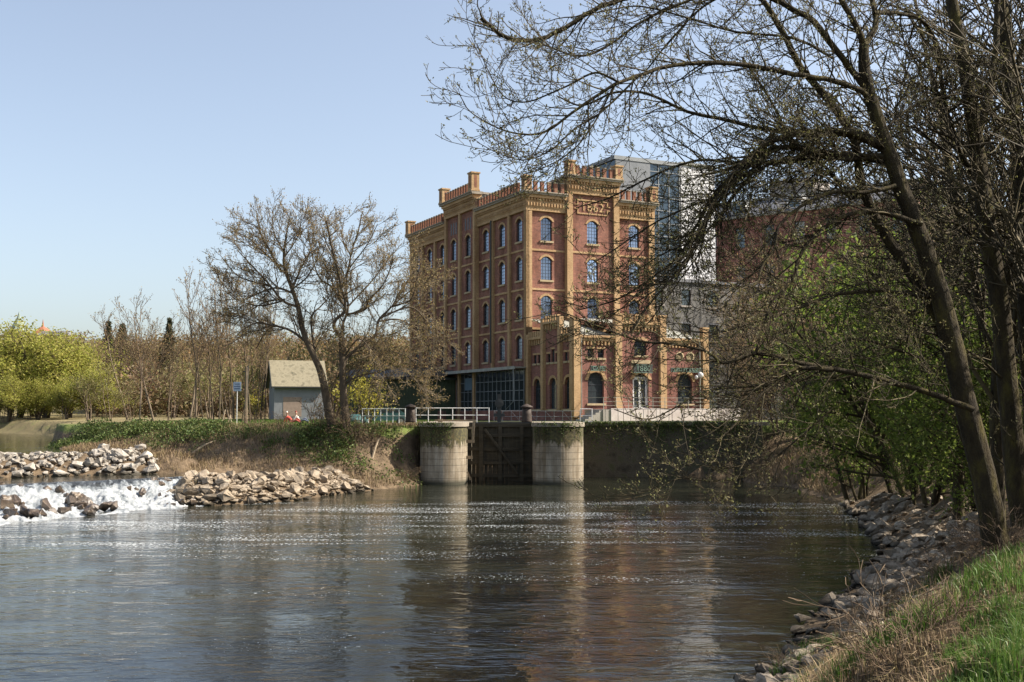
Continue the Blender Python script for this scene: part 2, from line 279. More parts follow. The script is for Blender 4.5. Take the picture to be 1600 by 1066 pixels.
# ------------------------------------------------------------------ mesh helpers
def tag(o, label=None, cat=None, group=None, kind=None):
    if label: o['label'] = label
    if cat: o['category'] = cat
    if group: o['group'] = group
    if kind: o['kind'] = kind
    return o
def empty(name, label, cat, loc=(0, 0, 0), rz=0, group=None):
    o = bpy.data.objects.new(name, None); C.objects.link(o); o.location = loc; o.rotation_euler = (0, 0, rz)
    o.empty_display_size = .3
    return tag(o, label, cat, group)
def link(name, me, parent=None, loc=(0, 0, 0), rot=(0, 0, 0), scale=(1, 1, 1)):
    o = bpy.data.objects.new(name, me); C.objects.link(o)
    if parent is not None: o.parent = parent
    o.location = loc; o.rotation_euler = rot; o.scale = scale
    return o
class MB:
    def __init__(s): s.v = []; s.f = []
    def poly(s, pts):
        i = len(s.v); s.v += [tuple(p) for p in pts]; s.f.append(tuple(range(i, i+len(pts)))); return s
    def box(s, x0, x1, y0, y1, z0, z1, T=None):
        i = len(s.v)
        pts = [(x0, y0, z0), (x1, y0, z0), (x1, y1, z0), (x0, y1, z0), (x0, y0, z1), (x1, y0, z1), (x1, y1, z1), (x0, y1, z1)]
        if T: pts = [T(*p) for p in pts]
        s.v += [tuple(p) for p in pts]
        s.f += [tuple(i+k for k in q) for q in ((0, 3, 2, 1), (4, 5, 6, 7), (0, 1, 5, 4), (1, 2, 6, 5), (2, 3, 7, 6), (3, 0, 4, 7))]
        return s
    def bar(s, a, b, w, h=None):
        a, b = Vector(a), Vector(b); h = h or w; t = (b-a).normalized()
        u = t.cross(Vector((0, 0, 1)) if abs(t.z) < .95 else Vector((1, 0, 0))).normalized(); v = u.cross(t)
        i = len(s.v)
        for p in (a, b):
            for su, sv in ((-1, -1), (1, -1), (1, 1), (-1, 1)): s.v.append(tuple(p + u*su*w/2 + v*sv*h/2))
        s.f += [tuple(i+k for k in q) for q in ((0, 1, 2, 3), (7, 6, 5, 4), (0, 4, 5, 1), (1, 5, 6, 2), (2, 6, 7, 3), (3, 7, 4, 0))]
        return s
    def tube(s, pts, rad, n=8, cap=True):
        P = [Vector(p) for p in pts]; i0 = len(s.v)
        if not hasattr(rad, '__len__'): rad = [rad]*len(P)
        for k, p in enumerate(P):
            t = (P[min(k+1, len(P)-1)] - P[max(k-1, 0)]).normalized()
            u = t.cross(Vector((0, 0, 1)) if abs(t.z) < .9 else Vector((1, 0, 0))).normalized(); v = t.cross(u)
            for j in range(n):
                a = 2*math.pi*j/n; s.v.append(tuple(p + (u*math.cos(a)+v*math.sin(a))*rad[k]))
        for k in range(len(P)-1):
            for j in range(n):
                a = i0+k*n+j; b_ = i0+k*n+(j+1) % n; s.f.append((a, b_, b_+n, a+n))
        if cap:
            s.f.append(tuple(range(i0, i0+n))); s.f.append(tuple(range(i0+(len(P)-1)*n, i0+len(P)*n)))
        return s
    def lathe(s, prof, n=24, c=(0, 0, 0)):
        i0 = len(s.v)
        for r, z in prof:
            for j in range(n):
                a = 2*math.pi*j/n; s.v.append((c[0]+r*math.cos(a), c[1]+r*math.sin(a), c[2]+z))
        for k in range(len(prof)-1):
            for j in range(n):
                a = i0+k*n+j; b_ = i0+k*n+(j+1) % n; s.f.append((a, b_, b_+n, a+n))
        s.f.append(tuple(range(i0, i0+n))); s.f.append(tuple(range(i0+(len(prof)-1)*n, i0+len(prof)*n)))
        return s
    def mesh(s, name, mat, smooth=False, recalc=True):
        me = bpy.data.meshes.new(name); me.from_pydata(s.v, [], s.f); me.materials.append(mat)
        if recalc:
            b = bmesh.new(); b.from_mesh(me); bmesh.ops.recalc_face_normals(b, faces=b.faces); b.to_mesh(me); b.free()
        if smooth: me.polygons.foreach_set('use_smooth', [True]*len(me.polygons))
        return me
    def build(s, name, mat, parent=None, smooth=False, loc=(0, 0, 0), rot=(0, 0, 0)):
        return link(name, s.mesh(name, mat, smooth), parent, loc, rot)
def np_mesh(name, V, Fq, mat, smooth=False):
    """V (n,3), Fq (m,k) all faces with k corners"""
    me = bpy.data.meshes.new(name); V = np.asarray(V, dtype=np.float32); Fq = np.asarray(Fq, dtype=np.int32)
    k = Fq.shape[1]; me.vertices.add(len(V)); me.vertices.foreach_set('co', V.ravel())
    me.loops.add(Fq.size); me.loops.foreach_set('vertex_index', Fq.ravel())
    me.polygons.add(len(Fq)); me.polygons.foreach_set('loop_start', np.arange(0, Fq.size, k, dtype=np.int32))
    try: me.polygons.foreach_set('loop_total', np.full(len(Fq), k, dtype=np.int32))
    except Exception: pass
    if smooth: me.polygons.foreach_set('use_smooth', np.ones(len(Fq), dtype=bool))
    me.update(calc_edges=True); me.validate(); me.materials.append(mat)
    return me
def tubes_np(lines, sides=3):
    """lines: list of (pts list, radii list); returns V,F"""
    Vs, Fs, off = [], [], 0; by = {}
    for P, r in lines: by.setdefault(len(P), []).append((P, r))
    ang = np.arange(sides)*2*np.pi/sides
    for n, L in by.items():
        P = np.array([a[0] for a in L], dtype=np.float64); r = np.array([a[1] for a in L])
        T = np.empty_like(P); T[:, 1:-1] = P[:, 2:]-P[:, :-2]; T[:, 0] = P[:, 1]-P[:, 0]; T[:, -1] = P[:, -1]-P[:, -2]
        T /= np.linalg.norm(T, axis=2, keepdims=True)+1e-9
        A = P[:, -1]-P[:, 0]; ref = np.where((np.abs(A[:, 2:3]) > .8*np.linalg.norm(A, axis=1, keepdims=True)), np.array([[1., .3, 0]]), np.array([[0, 0, 1.]]))
        ref = np.repeat(ref[:, None, :], n, 1)
        U = np.cross(T, ref); U /= np.linalg.norm(U, axis=2, keepdims=True)+1e-9; W = np.cross(T, U)
        ring = P[:, :, None, :] + r[:, :, None, None]*(U[:, :, None, :]*np.cos(ang)[None, None, :, None] + W[:, :, None, :]*np.sin(ang)[None, None, :, None])
        N = len(L); Vs.append(ring.reshape(-1, 3))
        i = np.arange(N)[:, None, None]*(n*sides) + np.arange(n-1)[None, :, None]*sides
        j = np.arange(sides)[None, None, :]; j2 = (j+1) % sides
        q = np.stack([i+j, i+j2, i+j2+sides, i+j+sides], axis=-1).reshape(-1, 4)+off
        Fs.append(q); off += N*n*sides
    return np.concatenate(Vs), np.concatenate(Fs)
def leaves_np(rng, P, size, aspect=.55, droop=0, quad=True):
    """diamond leaves at P (n,3) with size (n,) or float"""
    n = len(P); P = np.asarray(P, dtype=np.float64); s = np.broadcast_to(np.asarray(size, dtype=np.float64), (n,))[:, None]
    a = rng.normal(size=(n, 3)); a[:, 2] -= droop; a /= np.linalg.norm(a, axis=1, keepdims=True)
    b = np.cross(a, rng.normal(size=(n, 3))); b /= np.linalg.norm(b, axis=1, keepdims=True)
    V = np.stack([P, P+a*s*.5+b*s*aspect*.5, P+a*s, P+a*s*.5-b*s*aspect*.5], axis=1).reshape(-1, 3)
    return V, np.arange(4*n).reshape(n, 4)
# ------------------------------------------------------------------ terrain
def _hash(i, j, s):
    h = (i.astype(np.int64)*374761393 + j.astype(np.int64)*668265263 + s*1442695041) & 0xFFFFFFFF
    h = ((h ^ (h >> 13))*1274126177) & 0xFFFFFFFF
    return ((h ^ (h >> 16)) & 0xFFFF)/65535.0
def vnoise(x, y, s=0):
    i, j = np.floor(x), np.floor(y); fx, fy = x-i, y-j; fx = fx*fx*(3-2*fx); fy = fy*fy*(3-2*fy)
    return (_hash(i, j, s)*(1-fx)+_hash(i+1, j, s)*fx)*(1-fy) + (_hash(i, j+1, s)*(1-fx)+_hash(i+1, j+1, s)*fx)*fy
def fbm(x, y, s=0, o=4):
    r = 0; a = .5
    for k in range(o): r = r + a*vnoise(x*2**k, y*2**k, s+k); a *= .5
    return r
def sstep(t): t = np.clip(t, 0, 1); return t*t*(3-2*t)
def dist_line(x, y, L, closed=False):
    d = np.full(x.shape, 1e9); n = len(L)
    for k in range(n if closed else n-1):
        a, b = L[k], L[(k+1) % n]; vx, vy = b[0]-a[0], b[1]-a[1]; q = vx*vx+vy*vy+1e-9
        t = np.clip(((x-a[0])*vx+(y-a[1])*vy)/q, 0, 1); d = np.minimum(d, np.hypot(x-a[0]-t*vx, y-a[1]-t*vy))
    return d
def inside(x, y, L):
    c = np.zeros(x.shape, dtype=bool); n = len(L)
    for k in range(n):
        (x1, y1), (x2, y2) = L[k], L[(k+1) % n]
        if y1 == y2: continue
        m = ((y1 > y) != (y2 > y)) & (x < (x2-x1)*(y-y1)/(y2-y1)+x1); c ^= m
    return c
SH_LEFT = [(-5.2, 90), (-5.2, 77.5), (-6.0, 74.3), (-7.3, 70.9), (-9.2, 67.3), (-11.6, 63.6), (-13.4, 59), (-15.3, 57.3), (-17.4, 60), (-18.2, 64.5), (-20, 67.0), (-22.7, 68),
           (-26, 71), (-30, 78), (-34, 85), (-43, 105), (-47, 118), (-58, 144), (-80, 172), (-160, 184), (-700, 184)]
SH_RIGHT = [(-9, -60), (-7, -10), (-4.4, 0), (-.8, 8), (1.7, 14.2), (3.7, 18.8), (5.1, 22), (6.7, 25.9), (8.6, 29.5), (10.1, 33.4), (12.4, 38), (13.4, 42.1), (15.0, 49), (16.9, 58), (17.0, 66), (15.6, 70.5), (13.4, 74), (13.2, 79), (14.5, 84.6)]
LAND = SH_RIGHT + [(4.3, 84.6), (4.3, 77.0), (2.3, 77.0), (2.3, 90)] + SH_LEFT + [(-700, 1500), (1500, 1500), (1500, -60)]
TOP = [(-6.2, 90), (-6.6, 76.3), (-8.5, 74.8), (-10.2, 75), (-15.6, 77.5), (-22, 83), (-31.5, 92), (-38, 96), (-45, 110), (-56, 145), (-78, 176), (-160, 190), (-700, 190), (-700, 1500), (1500, 1500), (1500, 90)]
QUAY = [(2.3, 77.0), (4.3, 77.0), (4.3, 84.4), (16.5, 84.4), (24, 86), (400, 86), (400, 400), (-6, 400), (-5.2, 90), (2.3, 90)]
def H(x, y):
    x = np.atleast_1d(np.asarray(x, dtype=np.float64)); y = np.atleast_1d(np.asarray(y, dtype=np.float64))
    ins = inside(x, y, LAND); d = dist_line(x, y, SH_LEFT); dr = dist_line(x, y, SH_RIGHT)
    nz = fbm(x*.35, y*.35, 3, 4)-.47; nf = fbm(x*1.6, y*1.6, 9, 3)-.44
    # left peninsula
    dt = dist_line(x, y, TOP); inT = inside(x, y, TOP)
    wl = 1.1*sstep((y-60.5)/6)*sstep((-16.5-x)/2.5) + .8*sstep((y-72)/6)*sstep((-24-x)/4)
    t = d/(d+dt+1e-6)
    zl = np.where(inT, 3.72+.4*sstep(dt/14), wl + (3.72-wl)*(.45*t+.55*sstep((t-.45)/.5)))
    zl = zl + (nz*.7+nf*.3)*np.clip(d/2.5, .12, 1)*np.where(inT, .25, 1)
    far = sstep((y-200)/170)*18.5*sstep((60-x)/60)
    zl = zl + far + far*.25*(fbm(x*.012, y*.012, 5, 2)-.4)
    # right bank
    tr = dr/(4.3+1.4*sstep((y-11)/8)); zr = (2.95-.5*sstep((y-12)/6))*sstep(tr+.02) + 1.1*sstep((dr-9)/26)*sstep((y-16)/20) + (nz*.55+nf*.3)*np.clip(dr/2, .1, 1)*np.where((dr>4)&(y<24), .35, 1)
    zr = zr - 1.5*sstep((y-66)/8)*sstep((9-dr)/8)*(x < 22)
    zr = np.where((y < 14), np.minimum(zr, 3.1+.1*nz), zr)
    isl = (x < 1.0) & (y > 55) | (y > 400)
    z = np.where(isl, zl, zr)
    q = inside(x, y, QUAY); z = np.where(q & (x > -6) & (y < 400), np.maximum(4.05+far*.0, 4.05), z)
    wb = np.where(isl, wl, 0.0); out = wb - .25 - .45*np.minimum(np.minimum(d, dr), 3)
    sm = dist_line(x, y, [(-9.6, 69.3), (-12.3, 65.8), (-14.2, 61.5), (-15.9, 60.0), (-17.0, 62.5)])
    z = np.where(ins, z, out)
    z = np.maximum(z, np.where(x < -8, 1.08*sstep((x+8)/-4)-(sm/2.6)**2*1.1+nf*.5, -9))
    # rock dam across to the left
    s = dist_line(x, y, [(-21, 70.2), (-27, 67.4), (-33, 63.5), (-60, 48), (-90, 40)])
    z = np.maximum(z, np.where((x < -20), 2.15-(s/2.3)**2*.7+nf*.5, -9))
    return z
def Hs(x, y): return float(H([x], [y])[0])

radial = [0.8]
while radial[-1] < 1300: radial.append(radial[-1]*1.024+.02)
radial = np.array(radial)
angs = np.concatenate([np.linspace(-100, -30, 90)[:-1], np.linspace(-30, 30, 330), np.linspace(30, 100, 90)[1:]])
A, RR = np.meshgrid(np.radians(angs), radial, indexing='ij')
X, Y = RR*np.sin(A), RR*np.cos(A)-1.0
Z = H(X.ravel(), Y.ravel())
na, nr = A.shape; idx = np.arange(na*nr).reshape(na, nr)
q = np.stack([idx[:-1, :-1], idx[:-1, 1:], idx[1:, 1:], idx[1:, :-1]], -1).reshape(-1, 4)
tag(link('ground', np_mesh('ground', np.stack([X.ravel(), Y.ravel(), Z], 1), q, M['ground'], True)), kind='structure')

# ------------------------------------------------------------------ water
def sheet(name, pts, z, mat):
    mb = MB(); mb.poly([(x, y, z) for x, y in pts]); o = mb.build(name, mat); tag(o, kind='structure'); return o
sheet('river_water', [(-120, -70), (40, -70), (40, 96), (-14, 96), (-14, 64), (-16.2, 59.5), (-18.3, 59), (-22.5, 52), (-40, 22), (-120, 10)], 0, M['water'])
# rapids: crest line to toe line
CREST = [(-17.6, 65.3), (-19.3, 63.2), (-22.5, 59.6), (-25.7, 56.2), (-31, 50.5), (-40, 41), (-60, 24)]
TOE = [(-15.0, 58.6), (-15.6, 56.6), (-17.9, 53.5), (-19.6, 50.6), (-21.6, 46.4), (-28, 36), (-44, 14)]
def lerp_line(L, t):
    k = min(int(t*(len(L)-1)), len(L)-2); f = t*(len(L)-1)-k
    return (L[k][0]*(1-f)+L[k+1][0]*f, L[k][1]*(1-f)+L[k+1][1]*f)
sheet('pool_water', [(-17.4, 66.2), (-17.6, 65.3), (-19.3, 63.2), (-22.5, 59.6), (-25.7, 56.2), (-31, 50.5), (-40, 41), (-60, 24), (-90, 34), (-60, 50), (-32, 65.5), (-26, 69), (-20, 70)], 1.1, M['pool'])
sheet('upstream_water', [(-22, 69.5), (-27, 67), (-33, 63.2), (-60, 47.5), (-120, 30), (-700, 60), (-700, 200), (-60, 200), (-25, 90)], 1.9, M['pool'])
nu, nv = 420, 60; V = []; fall = []
for i in range(nu+1):
    a, b = lerp_line(CREST, i/nu), lerp_line(TOE, i/nu)
    for j in range(nv+1):
        t = j/nv; V.append((a[0]*(1-t)+b[0]*t, a[1]*(1-t)+b[1]*t, t))
V = np.array(V); t = V[:, 2].copy()
n1 = fbm(V[:, 0]*1.3, V[:, 1]*1.3, 21, 4)-.47; n2 = fbm(V[:, 0]*4, V[:, 1]*4, 31, 3)-.44
prof = 1.104 - 1.12*(sstep(t*1.05)*.55+.45*t)
V[:, 2] = prof + (n1*.75+n2*.45)*np.clip(t*5, 0, 1)*np.clip((1.02-t)*6, .12, 1)
idx = np.arange((nu+1)*(nv+1)).reshape(nu+1, nv+1); q = np.stack([idx[:-1, :-1], idx[:-1, 1:], idx[1:, 1:], idx[1:, :-1]], -1).reshape(-1, 4)
me = np_mesh('rapids_water', V, q, M['rapids'], True)
at_ = me.attributes.new('fall', 'FLOAT', 'POINT'); at_.data.foreach_set('value', (-.14+.27*sstep(t*3)).astype(np.float32))
tag(link('rapids_water', me), kind='structure')

# ------------------------------------------------------------------ rocks, each one an object
def rock_mesh(name, seed, mat, flat=.7, npt=12):
    rg = random.Random(seed); b = bmesh.new()
    for _ in range(npt):
        v = Vector((rg.gauss(0, 1), rg.gauss(0, 1), rg.gauss(0, 1))).normalized()*rg.uniform(.8, 1.05)
        b.verts.new((v.x*.5, v.y*.42, v.z*.5*flat))
    r = bmesh.ops.convex_hull(b, input=b.verts)
    bmesh.ops.delete(b, geom=[g for g in r['geom_interior'] if isinstance(g, bmesh.types.BMVert)], context='VERTS')
    bmesh.ops.bevel(b, geom=b.edges[:], offset=.014, segments=1, affect='EDGES')
    bmesh.ops.triangulate(b, faces=b.faces[:])
    bmesh.ops.subdivide_edges(b, edges=b.edges[:], cuts=1, use_grid_fill=True); bmesh.ops.triangulate(b, faces=b.faces[:])
    for v in b.verts: v.co += Vector((rg.gauss(0, 1), rg.gauss(0, 1), rg.gauss(0, 1)))*.011
    me = bpy.data.meshes.new(name); b.to_mesh(me); b.free(); me.materials.append(mat); return me
rg = random.Random(5)
def _old(): pass
def rocks(name, pts, mat, label, group, cat, flat=.7, sink=.12, zfix=None, seed=0):
    protos = [rock_mesh(name, seed+s, mat, flat*random.Random(s).uniform(.8, 1.15)) for s in range(7)]
    for (x, y, s) in pts:
        z = (Hs(x, y) if zfix is None else zfix(x, y)) + s*(.5*flat-sink)
        k = s; h0 = Hs(x, y) if zfix is None else 9
        lb = label
        if isinstance(label, tuple): lb = label[0] if (s > label[3]) else (label[1] if h0 < label[4] else label[2])
        o = link(name, rg.choice(protos), None, (x, y, z), (rg.uniform(-.5, .5), rg.uniform(-.5, .5), rg.uniform(0, 6.28)), (k*rg.uniform(.85, 1.25), k*rg.uniform(.8, 1.1), k*rg.uniform(.75, 1.15)))
        tag(o, lb, cat, group)
pts = []
while len(pts) < 190:      # spit right of the rapids
    t = rg.random()**.8; a = lerp_line([(-9.0, 69.0), (-11.9, 65.2), (-13.9, 61.2), (-15.6, 59.4), (-17.0, 62.2)], t)
    wd = .7+1.9*min(1, t*2.2)
    x, y = a[0]+rg.uniform(-.75, .75)*wd, a[1]+rg.uniform(-1, 1)*wd
    pts.append((x, y, rg.uniform(.45, 1.05)))
rocks('boulder', pts, M['rock'], ('large tan block in the dry heap right of the rapids', 'tan boulder at the waterline of the dry heap right of the rapids', 'middling tan boulder lying on top of the dry heap right of the rapids', .93, .45), 'tan boulders heaped beside the rapids', 'boulder', seed=10)
pts = []
for _ in range(108):
    t = rg.random()**1.1; a = lerp_line([(-21.5, 67.9), (-24.5, 67.0), (-28.6, 63.3), (-34, 59)], t); k = rg.uniform(-.35, 1)
    pts.append((a[0]-k*2.2+rg.uniform(-.6, .6), a[1]+k*3.3, rg.uniform(.45, 1.1)))
rocks('boulder', pts, M['wrock'], ('large bleached boulder in the rock dam before the upstream water', 'whitish boulder at the pool edge of the rock dam', 'middling whitish boulder on top of the rock dam', .95, 1.5), 'whitish boulders of the rock dam', 'boulder', seed=30)
def fz(x, y):
    best = (1e9, 0)
    for i in range(0, 60):
        a, b = lerp_line(CREST, i/60), lerp_line(TOE, i/60)
        dx, dy = b[0]-a[0], b[1]-a[1]; t = max(0, min(1, ((x-a[0])*dx+(y-a[1])*dy)/(dx*dx+dy*dy)))
        dd = (x-a[0]-t*dx)**2+(y-a[1]-t*dy)**2
        if dd < best[0]: best = (dd, t)
    return 1.1*(1-best[1])
pts = []
def wpt(px, py, zz, n, sp, s0, s1):
    p = atz(px, py, zz)
    for _ in range(n): pts.append((p.x+rg.gauss(0, sp), p.y+rg.gauss(0, sp*1.3), rg.uniform(s0, s1)))
for a in ((20, 780, .7, 5, .7, .5, 1.1), (40, 795, .4, 6, .6, .6, 1.2), (60, 805, .15, 4, .5, .5, 1.1), (10, 812, .1, 4, .5, .6, 1.1), (85, 765, .9, 5, .5, .4, .9), (105, 778, .6, 6, .6, .5, 1.2),
          (125, 788, .4, 5, .5, .6, 1.2), (150, 792, .3, 5, .5, .6, 1.1), (178, 782, .5, 2, .2, .7, 1.0), (92, 800, .15, 4, .5, .5, .9), (218, 760, .9, 5, .4, .4, .8), (245, 752, 1.0, 5, .4, .5, .9), (262, 770, .6, 4, .4, .4, .9),
          (285, 782, .3, 6, .5, .5, .9), (298, 750, 1.0, 4, .4, .6, 1.1), (320, 765, .6, 4, .5, .5, .9), (5, 760, 1.0, 5, .6, .4, .9), (60, 760, 1.0, 3, .4, .4, .7)): wpt(a[0], a[1], a[2], max(1, int(a[3]*.8)), a[4]*.8, a[5]*.7, a[6]*.85)
rocks('wet_boulder', pts, M['wet'], ('large wet dark boulder in the white water of the rapids', '', 'smaller wet dark stone in the white water of the rapids', .62, -1), 'wet boulders in the rapids', 'boulder', zfix=lambda x, y: fz(x, y)-.12, sink=.1, seed=50)
tanp = list(pts)
# stones along the right bank
pts = []
SHR = [(1.4, 14.6), (3.6, 18.6), (4.9, 21), (6.7, 25.9), (8.7, 29.5), (10.2, 33.4), (12.5, 38), (13.5, 42.1), (15.1, 49), (17.0, 58)]
for _ in range(600):
    t = rg.random()**1.6; a = lerp_line(SHR, t); o = rg.uniform(-.35, 3.9)*rg.random()**.4
    x, y = a[0]+o*.93+rg.uniform(-.2, .2), a[1]-o*.35+rg.uniform(-.5, .5)
    pts.append((x, y, rg.uniform(.16, .48)*(1+.022*y)*(.7 if o > 1.7 else 1)))
big = sorted(pts, key=lambda p: -p[2]/max(8, p[1]))
rocks('shore_stone', big[:290], M['srock'], ('large flat stone on the shore below the leaning tree', 'flat stone washed by the water along the right shore', 'smaller brown stone on the dry slope of the right shore', .62, .15), 'stones along the right shore', 'stone', flat=.45, sink=.08, seed=70)
def rubble(name, label, mat, P3, smin, smax, sd, flat=.6):
    r2 = random.Random(sd); me0 = rock_mesh(name, sd, mat, flat, 9); co = np.empty(len(me0.vertices)*3); me0.vertices.foreach_get('co', co); co = co.reshape(-1, 3); nv0 = len(co)
    fc = np.array([list(p.vertices) for p in me0.polygons]); VV, FF = [], []; hz = H([p[0] for p in P3], [p[1] for p in P3])
    for k, (x, y) in enumerate(P3):
        s = r2.uniform(smin, smax); a, b = r2.uniform(0, 6.28), r2.uniform(-.6, .6); Rm = np.array(Matrix.Rotation(a, 3, 'Z') @ Matrix.Rotation(b, 3, 'X'))
        VV.append((co*s*np.array([r2.uniform(.8, 1.5), r2.uniform(.7, 1.1), 1])) @ Rm.T + np.array([x, y, hz[k]+s*.12])); FF.append(fc+k*nv0)
    tag(link(name, np_mesh(name, np.concatenate(VV), np.concatenate(FF), mat)), label, 'rubble', kind='stuff')
P3 = []
for _ in range(1500):
    t = rg.random()**.8; a = lerp_line([(-9.0, 69.0), (-11.9, 65.2), (-13.9, 61.2), (-15.6, 59.4), (-17.0, 62.2)], t); wd = .8+2.2*min(1, t*2.2); P3.append((a[0]+rg.uniform(-.8, .8)*wd, a[1]+rg.uniform(-1, 1)*wd))
rubble('heap_rubble', 'smaller tan broken stone packed between the boulders of the heap', M['rock'], P3, .22, .6, 301)
P3 = []
for _ in range(900):
    t = rg.random(); a = lerp_line([(-21.5, 67.9), (-24.5, 67.0), (-28.6, 63.3), (-34, 59)], t); k = rg.uniform(-.5, 1); P3.append((a[0]-k*2.2+rg.uniform(-.6, .6), a[1]+k*3.3))
rubble('dam_rubble', 'smaller whitish broken stone packed in the rock dam', M['wrock'], P3, .25, .65, 302)
me0 = rock_mesh('stone_rubble', 99, M['srock'], .5); nv0 = len(me0.vertices); co = np.empty(nv0*3); me0.vertices.foreach_get('co', co); co = co.reshape(-1, 3)
fc = np.array([list(p.vertices) for p in me0.polygons]); VV, FF = [], []
rest = big[290:] + [(a[0]+rg.uniform(-.3, 3.2), a[1]+rg.uniform(-1, 1), rg.uniform(.08, .22)) for a in [lerp_line(SHR, rg.random()**1.5) for _ in range(1500)]]
hz = H([p[0] for p in rest], [p[1] for p in rest])
for k, (x, y, s) in enumerate(rest):
    a = rg.uniform(0, 6.28); c_, s_ = math.cos(a), math.sin(a)
    p = co*s*np.array([1.2, .9, 1]); p = np.stack([p[:, 0]*c_-p[:, 1]*s_, p[:, 0]*s_+p[:, 1]*c_, p[:, 2]], 1)+np.array([x, y, hz[k]+s*.1]); VV.append(p); FF.append(fc+k*nv0)
tag(link('stone_rubble', np_mesh('stone_rubble', np.concatenate(VV), np.concatenate(FF), M['srock'])), 'small stone rubble filling the gaps along the right shore', 'rubble', kind='stuff')
# ------------------------------------------------------------------ the brick mill
GZ = 4.08
E1 = Vector((.894, .448, 0)).normalized(); RZ = math.atan2(E1.y, E1.x); MILL = Vector((1.25, 100, GZ))
FRONT = lambda u, d, v: (u, -d, v)
LEFT = lambda u, d, v: (-d, u, v)
def fbox(mb, T, u0, u1, v0, v1, d0, d1): mb.box(u0, u1, d0, d1, v0, v1, T=lambda a, b, c: T(a, b, c))
def arcp(cu, w, vs, rise, n=8, off=0):
    out = []
    for i in range(n+1):
        x = -1+2*i/n; out.append((cu+x*(w/2+off), vs+(rise+off)*math.sqrt(max(0, 1-x*x))**(1.0 if rise > w*.35 else 1.0) if rise > w*.35 else vs+off*1.0+rise*(1-x*x)))
    return out
def cell(mb, T, u0, u1, v0, v1, cu, w, vs, vp, rise, dw, di):
    """wall cell with an arched opening; returns nothing"""
    P = lambda u, v, d=dw: T(u, d, v)
    a, b = cu-w/2, cu+w/2
    mb.poly([P(u0, v0), P(a, v0), P(a, v1), P(u0, v1)]); mb.poly([P(b, v0), P(u1, v0), P(u1, v1), P(b, v1)])
    if vs > v0: mb.poly([P(a, v0), P(b, v0), P(b, vs), P(a, vs)])
    pts = arcp(cu, w, vp, rise)
    if rise <= 0: pts = [(a, vp), (b, vp)]
    for p, q in zip(pts, pts[1:]):
        mb.poly([P(*p), P(*q), P(q[0], v1), P(p[0], v1)]); mb.poly([P(*p), P(*q), P(q[0], q[1], di), P(p[0], p[1], di)])
    mb.poly([P(a, vs), P(b, vs), P(b, vs, di), P(a, vs, di)])
    mb.poly([P(a, vs), P(a, vp), P(a, vp, di), P(a, vs, di)]); mb.poly([P(b, vs), P(b, vp), P(b, vp, di), P(b, vs, di)])
def arch_band(mb, T, cu, w, vp, rise, d0, d1, th=.26, legs=.18):
    inn = [(cu-w/2, vp-legs)] + arcp(cu, w, vp, rise) + [(cu+w/2, vp-legs)]
    out = [(cu-w/2-th, vp-legs)] + arcp(cu, w, vp, rise, off=th) + [(cu+w/2+th, vp-legs)]
    if rise <= w*.35:
        out = [(cu-w/2-th, vp-legs)] + [(cu+(u-cu)*(1+2*th/w), vp+(rise+th)*max(0, 1-((u-cu)/(w/2))**2)**.75) for u, v in arcp(cu, w, vp, rise)] + [(cu+w/2+th, vp-legs)]
    for i in range(len(inn)-1):
        a, b, c, e = inn[i], inn[i+1], out[i+1], out[i]
        mb.poly([T(a[0], d1, a[1]), T(b[0], d1, b[1]), T(c[0], d1, c[1]), T(e[0], d1, e[1])])
        mb.poly([T(e[0], d1, e[1]), T(c[0], d1, c[1]), T(c[0], d0, c[1]), T(e[0], d0, e[1])])
        mb.poly([T(a[0], d1, a[1]), T(b[0], d1, b[1]), T(b[0], d0, b[1]), T(a[0], d0, a[1])])
def window_meshes(w, h, rise, cols=3, rows=5, trans=.66, fm=None, gm=None, name='window'):
    """local frame: u along x, outward -y, z up from sill; arch from h-rise"""
    fm = fm or M['frame']; gm = gm or M['glass']; mb = MB(); T = lambda u, d, v: (u, -d, v); t = .055
    fbox(mb, T, -w/2, -w/2+t, 0, h-rise, 0, .07); fbox(mb, T, w/2-t, w/2, 0, h-rise, 0, .07); fbox(mb, T, -w/2+t, w/2-t, 0, t, .001, .069)
    top = lambda u: h-rise+((rise*math.sqrt(max(0, 1-(2*u/w)**2))) if rise > w*.35 else rise*(1-(2*u/w)**2))
    P = arcp(0, w, h-rise, rise, 8) if rise > 0 else [(-w/2, h), (w/2, h)]
    for a, b in zip(P, P[1:]):
        i = len(mb.v); q = [(a[0], a[1]), (b[0], b[1]), (b[0]*(1-2*t/w), b[1]-t*1.3), (a[0]*(1-2*t/w), a[1]-t*1.3)]
        mb.v += [T(u, .066, v) for u, v in q] + [T(u, .002, v) for u, v in q]; mb.f += [(i, i+1, i+2, i+3), (i+4, i+7, i+6, i+5), (i+3, i+2, i+6, i+7), (i, i+4, i+5, i+1)]
    for c in range(1, cols):
        u = -w/2+w*c/cols; fbox(mb, T, u-.014, u+.014, t, top(u)-t*.6, .022, .048)
    for r in range(1, rows):
        v = h*r/rows; k = .03 if abs(r/rows-trans) < .5/rows else .013
        if v < top(w/2*.96)+.02: fbox(mb, T, -w/2+t, w/2-t, v-k, v+k, .018, .052+k*.4)
    pn = MB(); pn.poly([T(-w/2, .03, 0), T(w/2, .03, 0)] + [T(u, .03, v) for u, v in reversed(P)])
    return mb.mesh(name, fm), pn.mesh('pane', gm)
_tr = {}
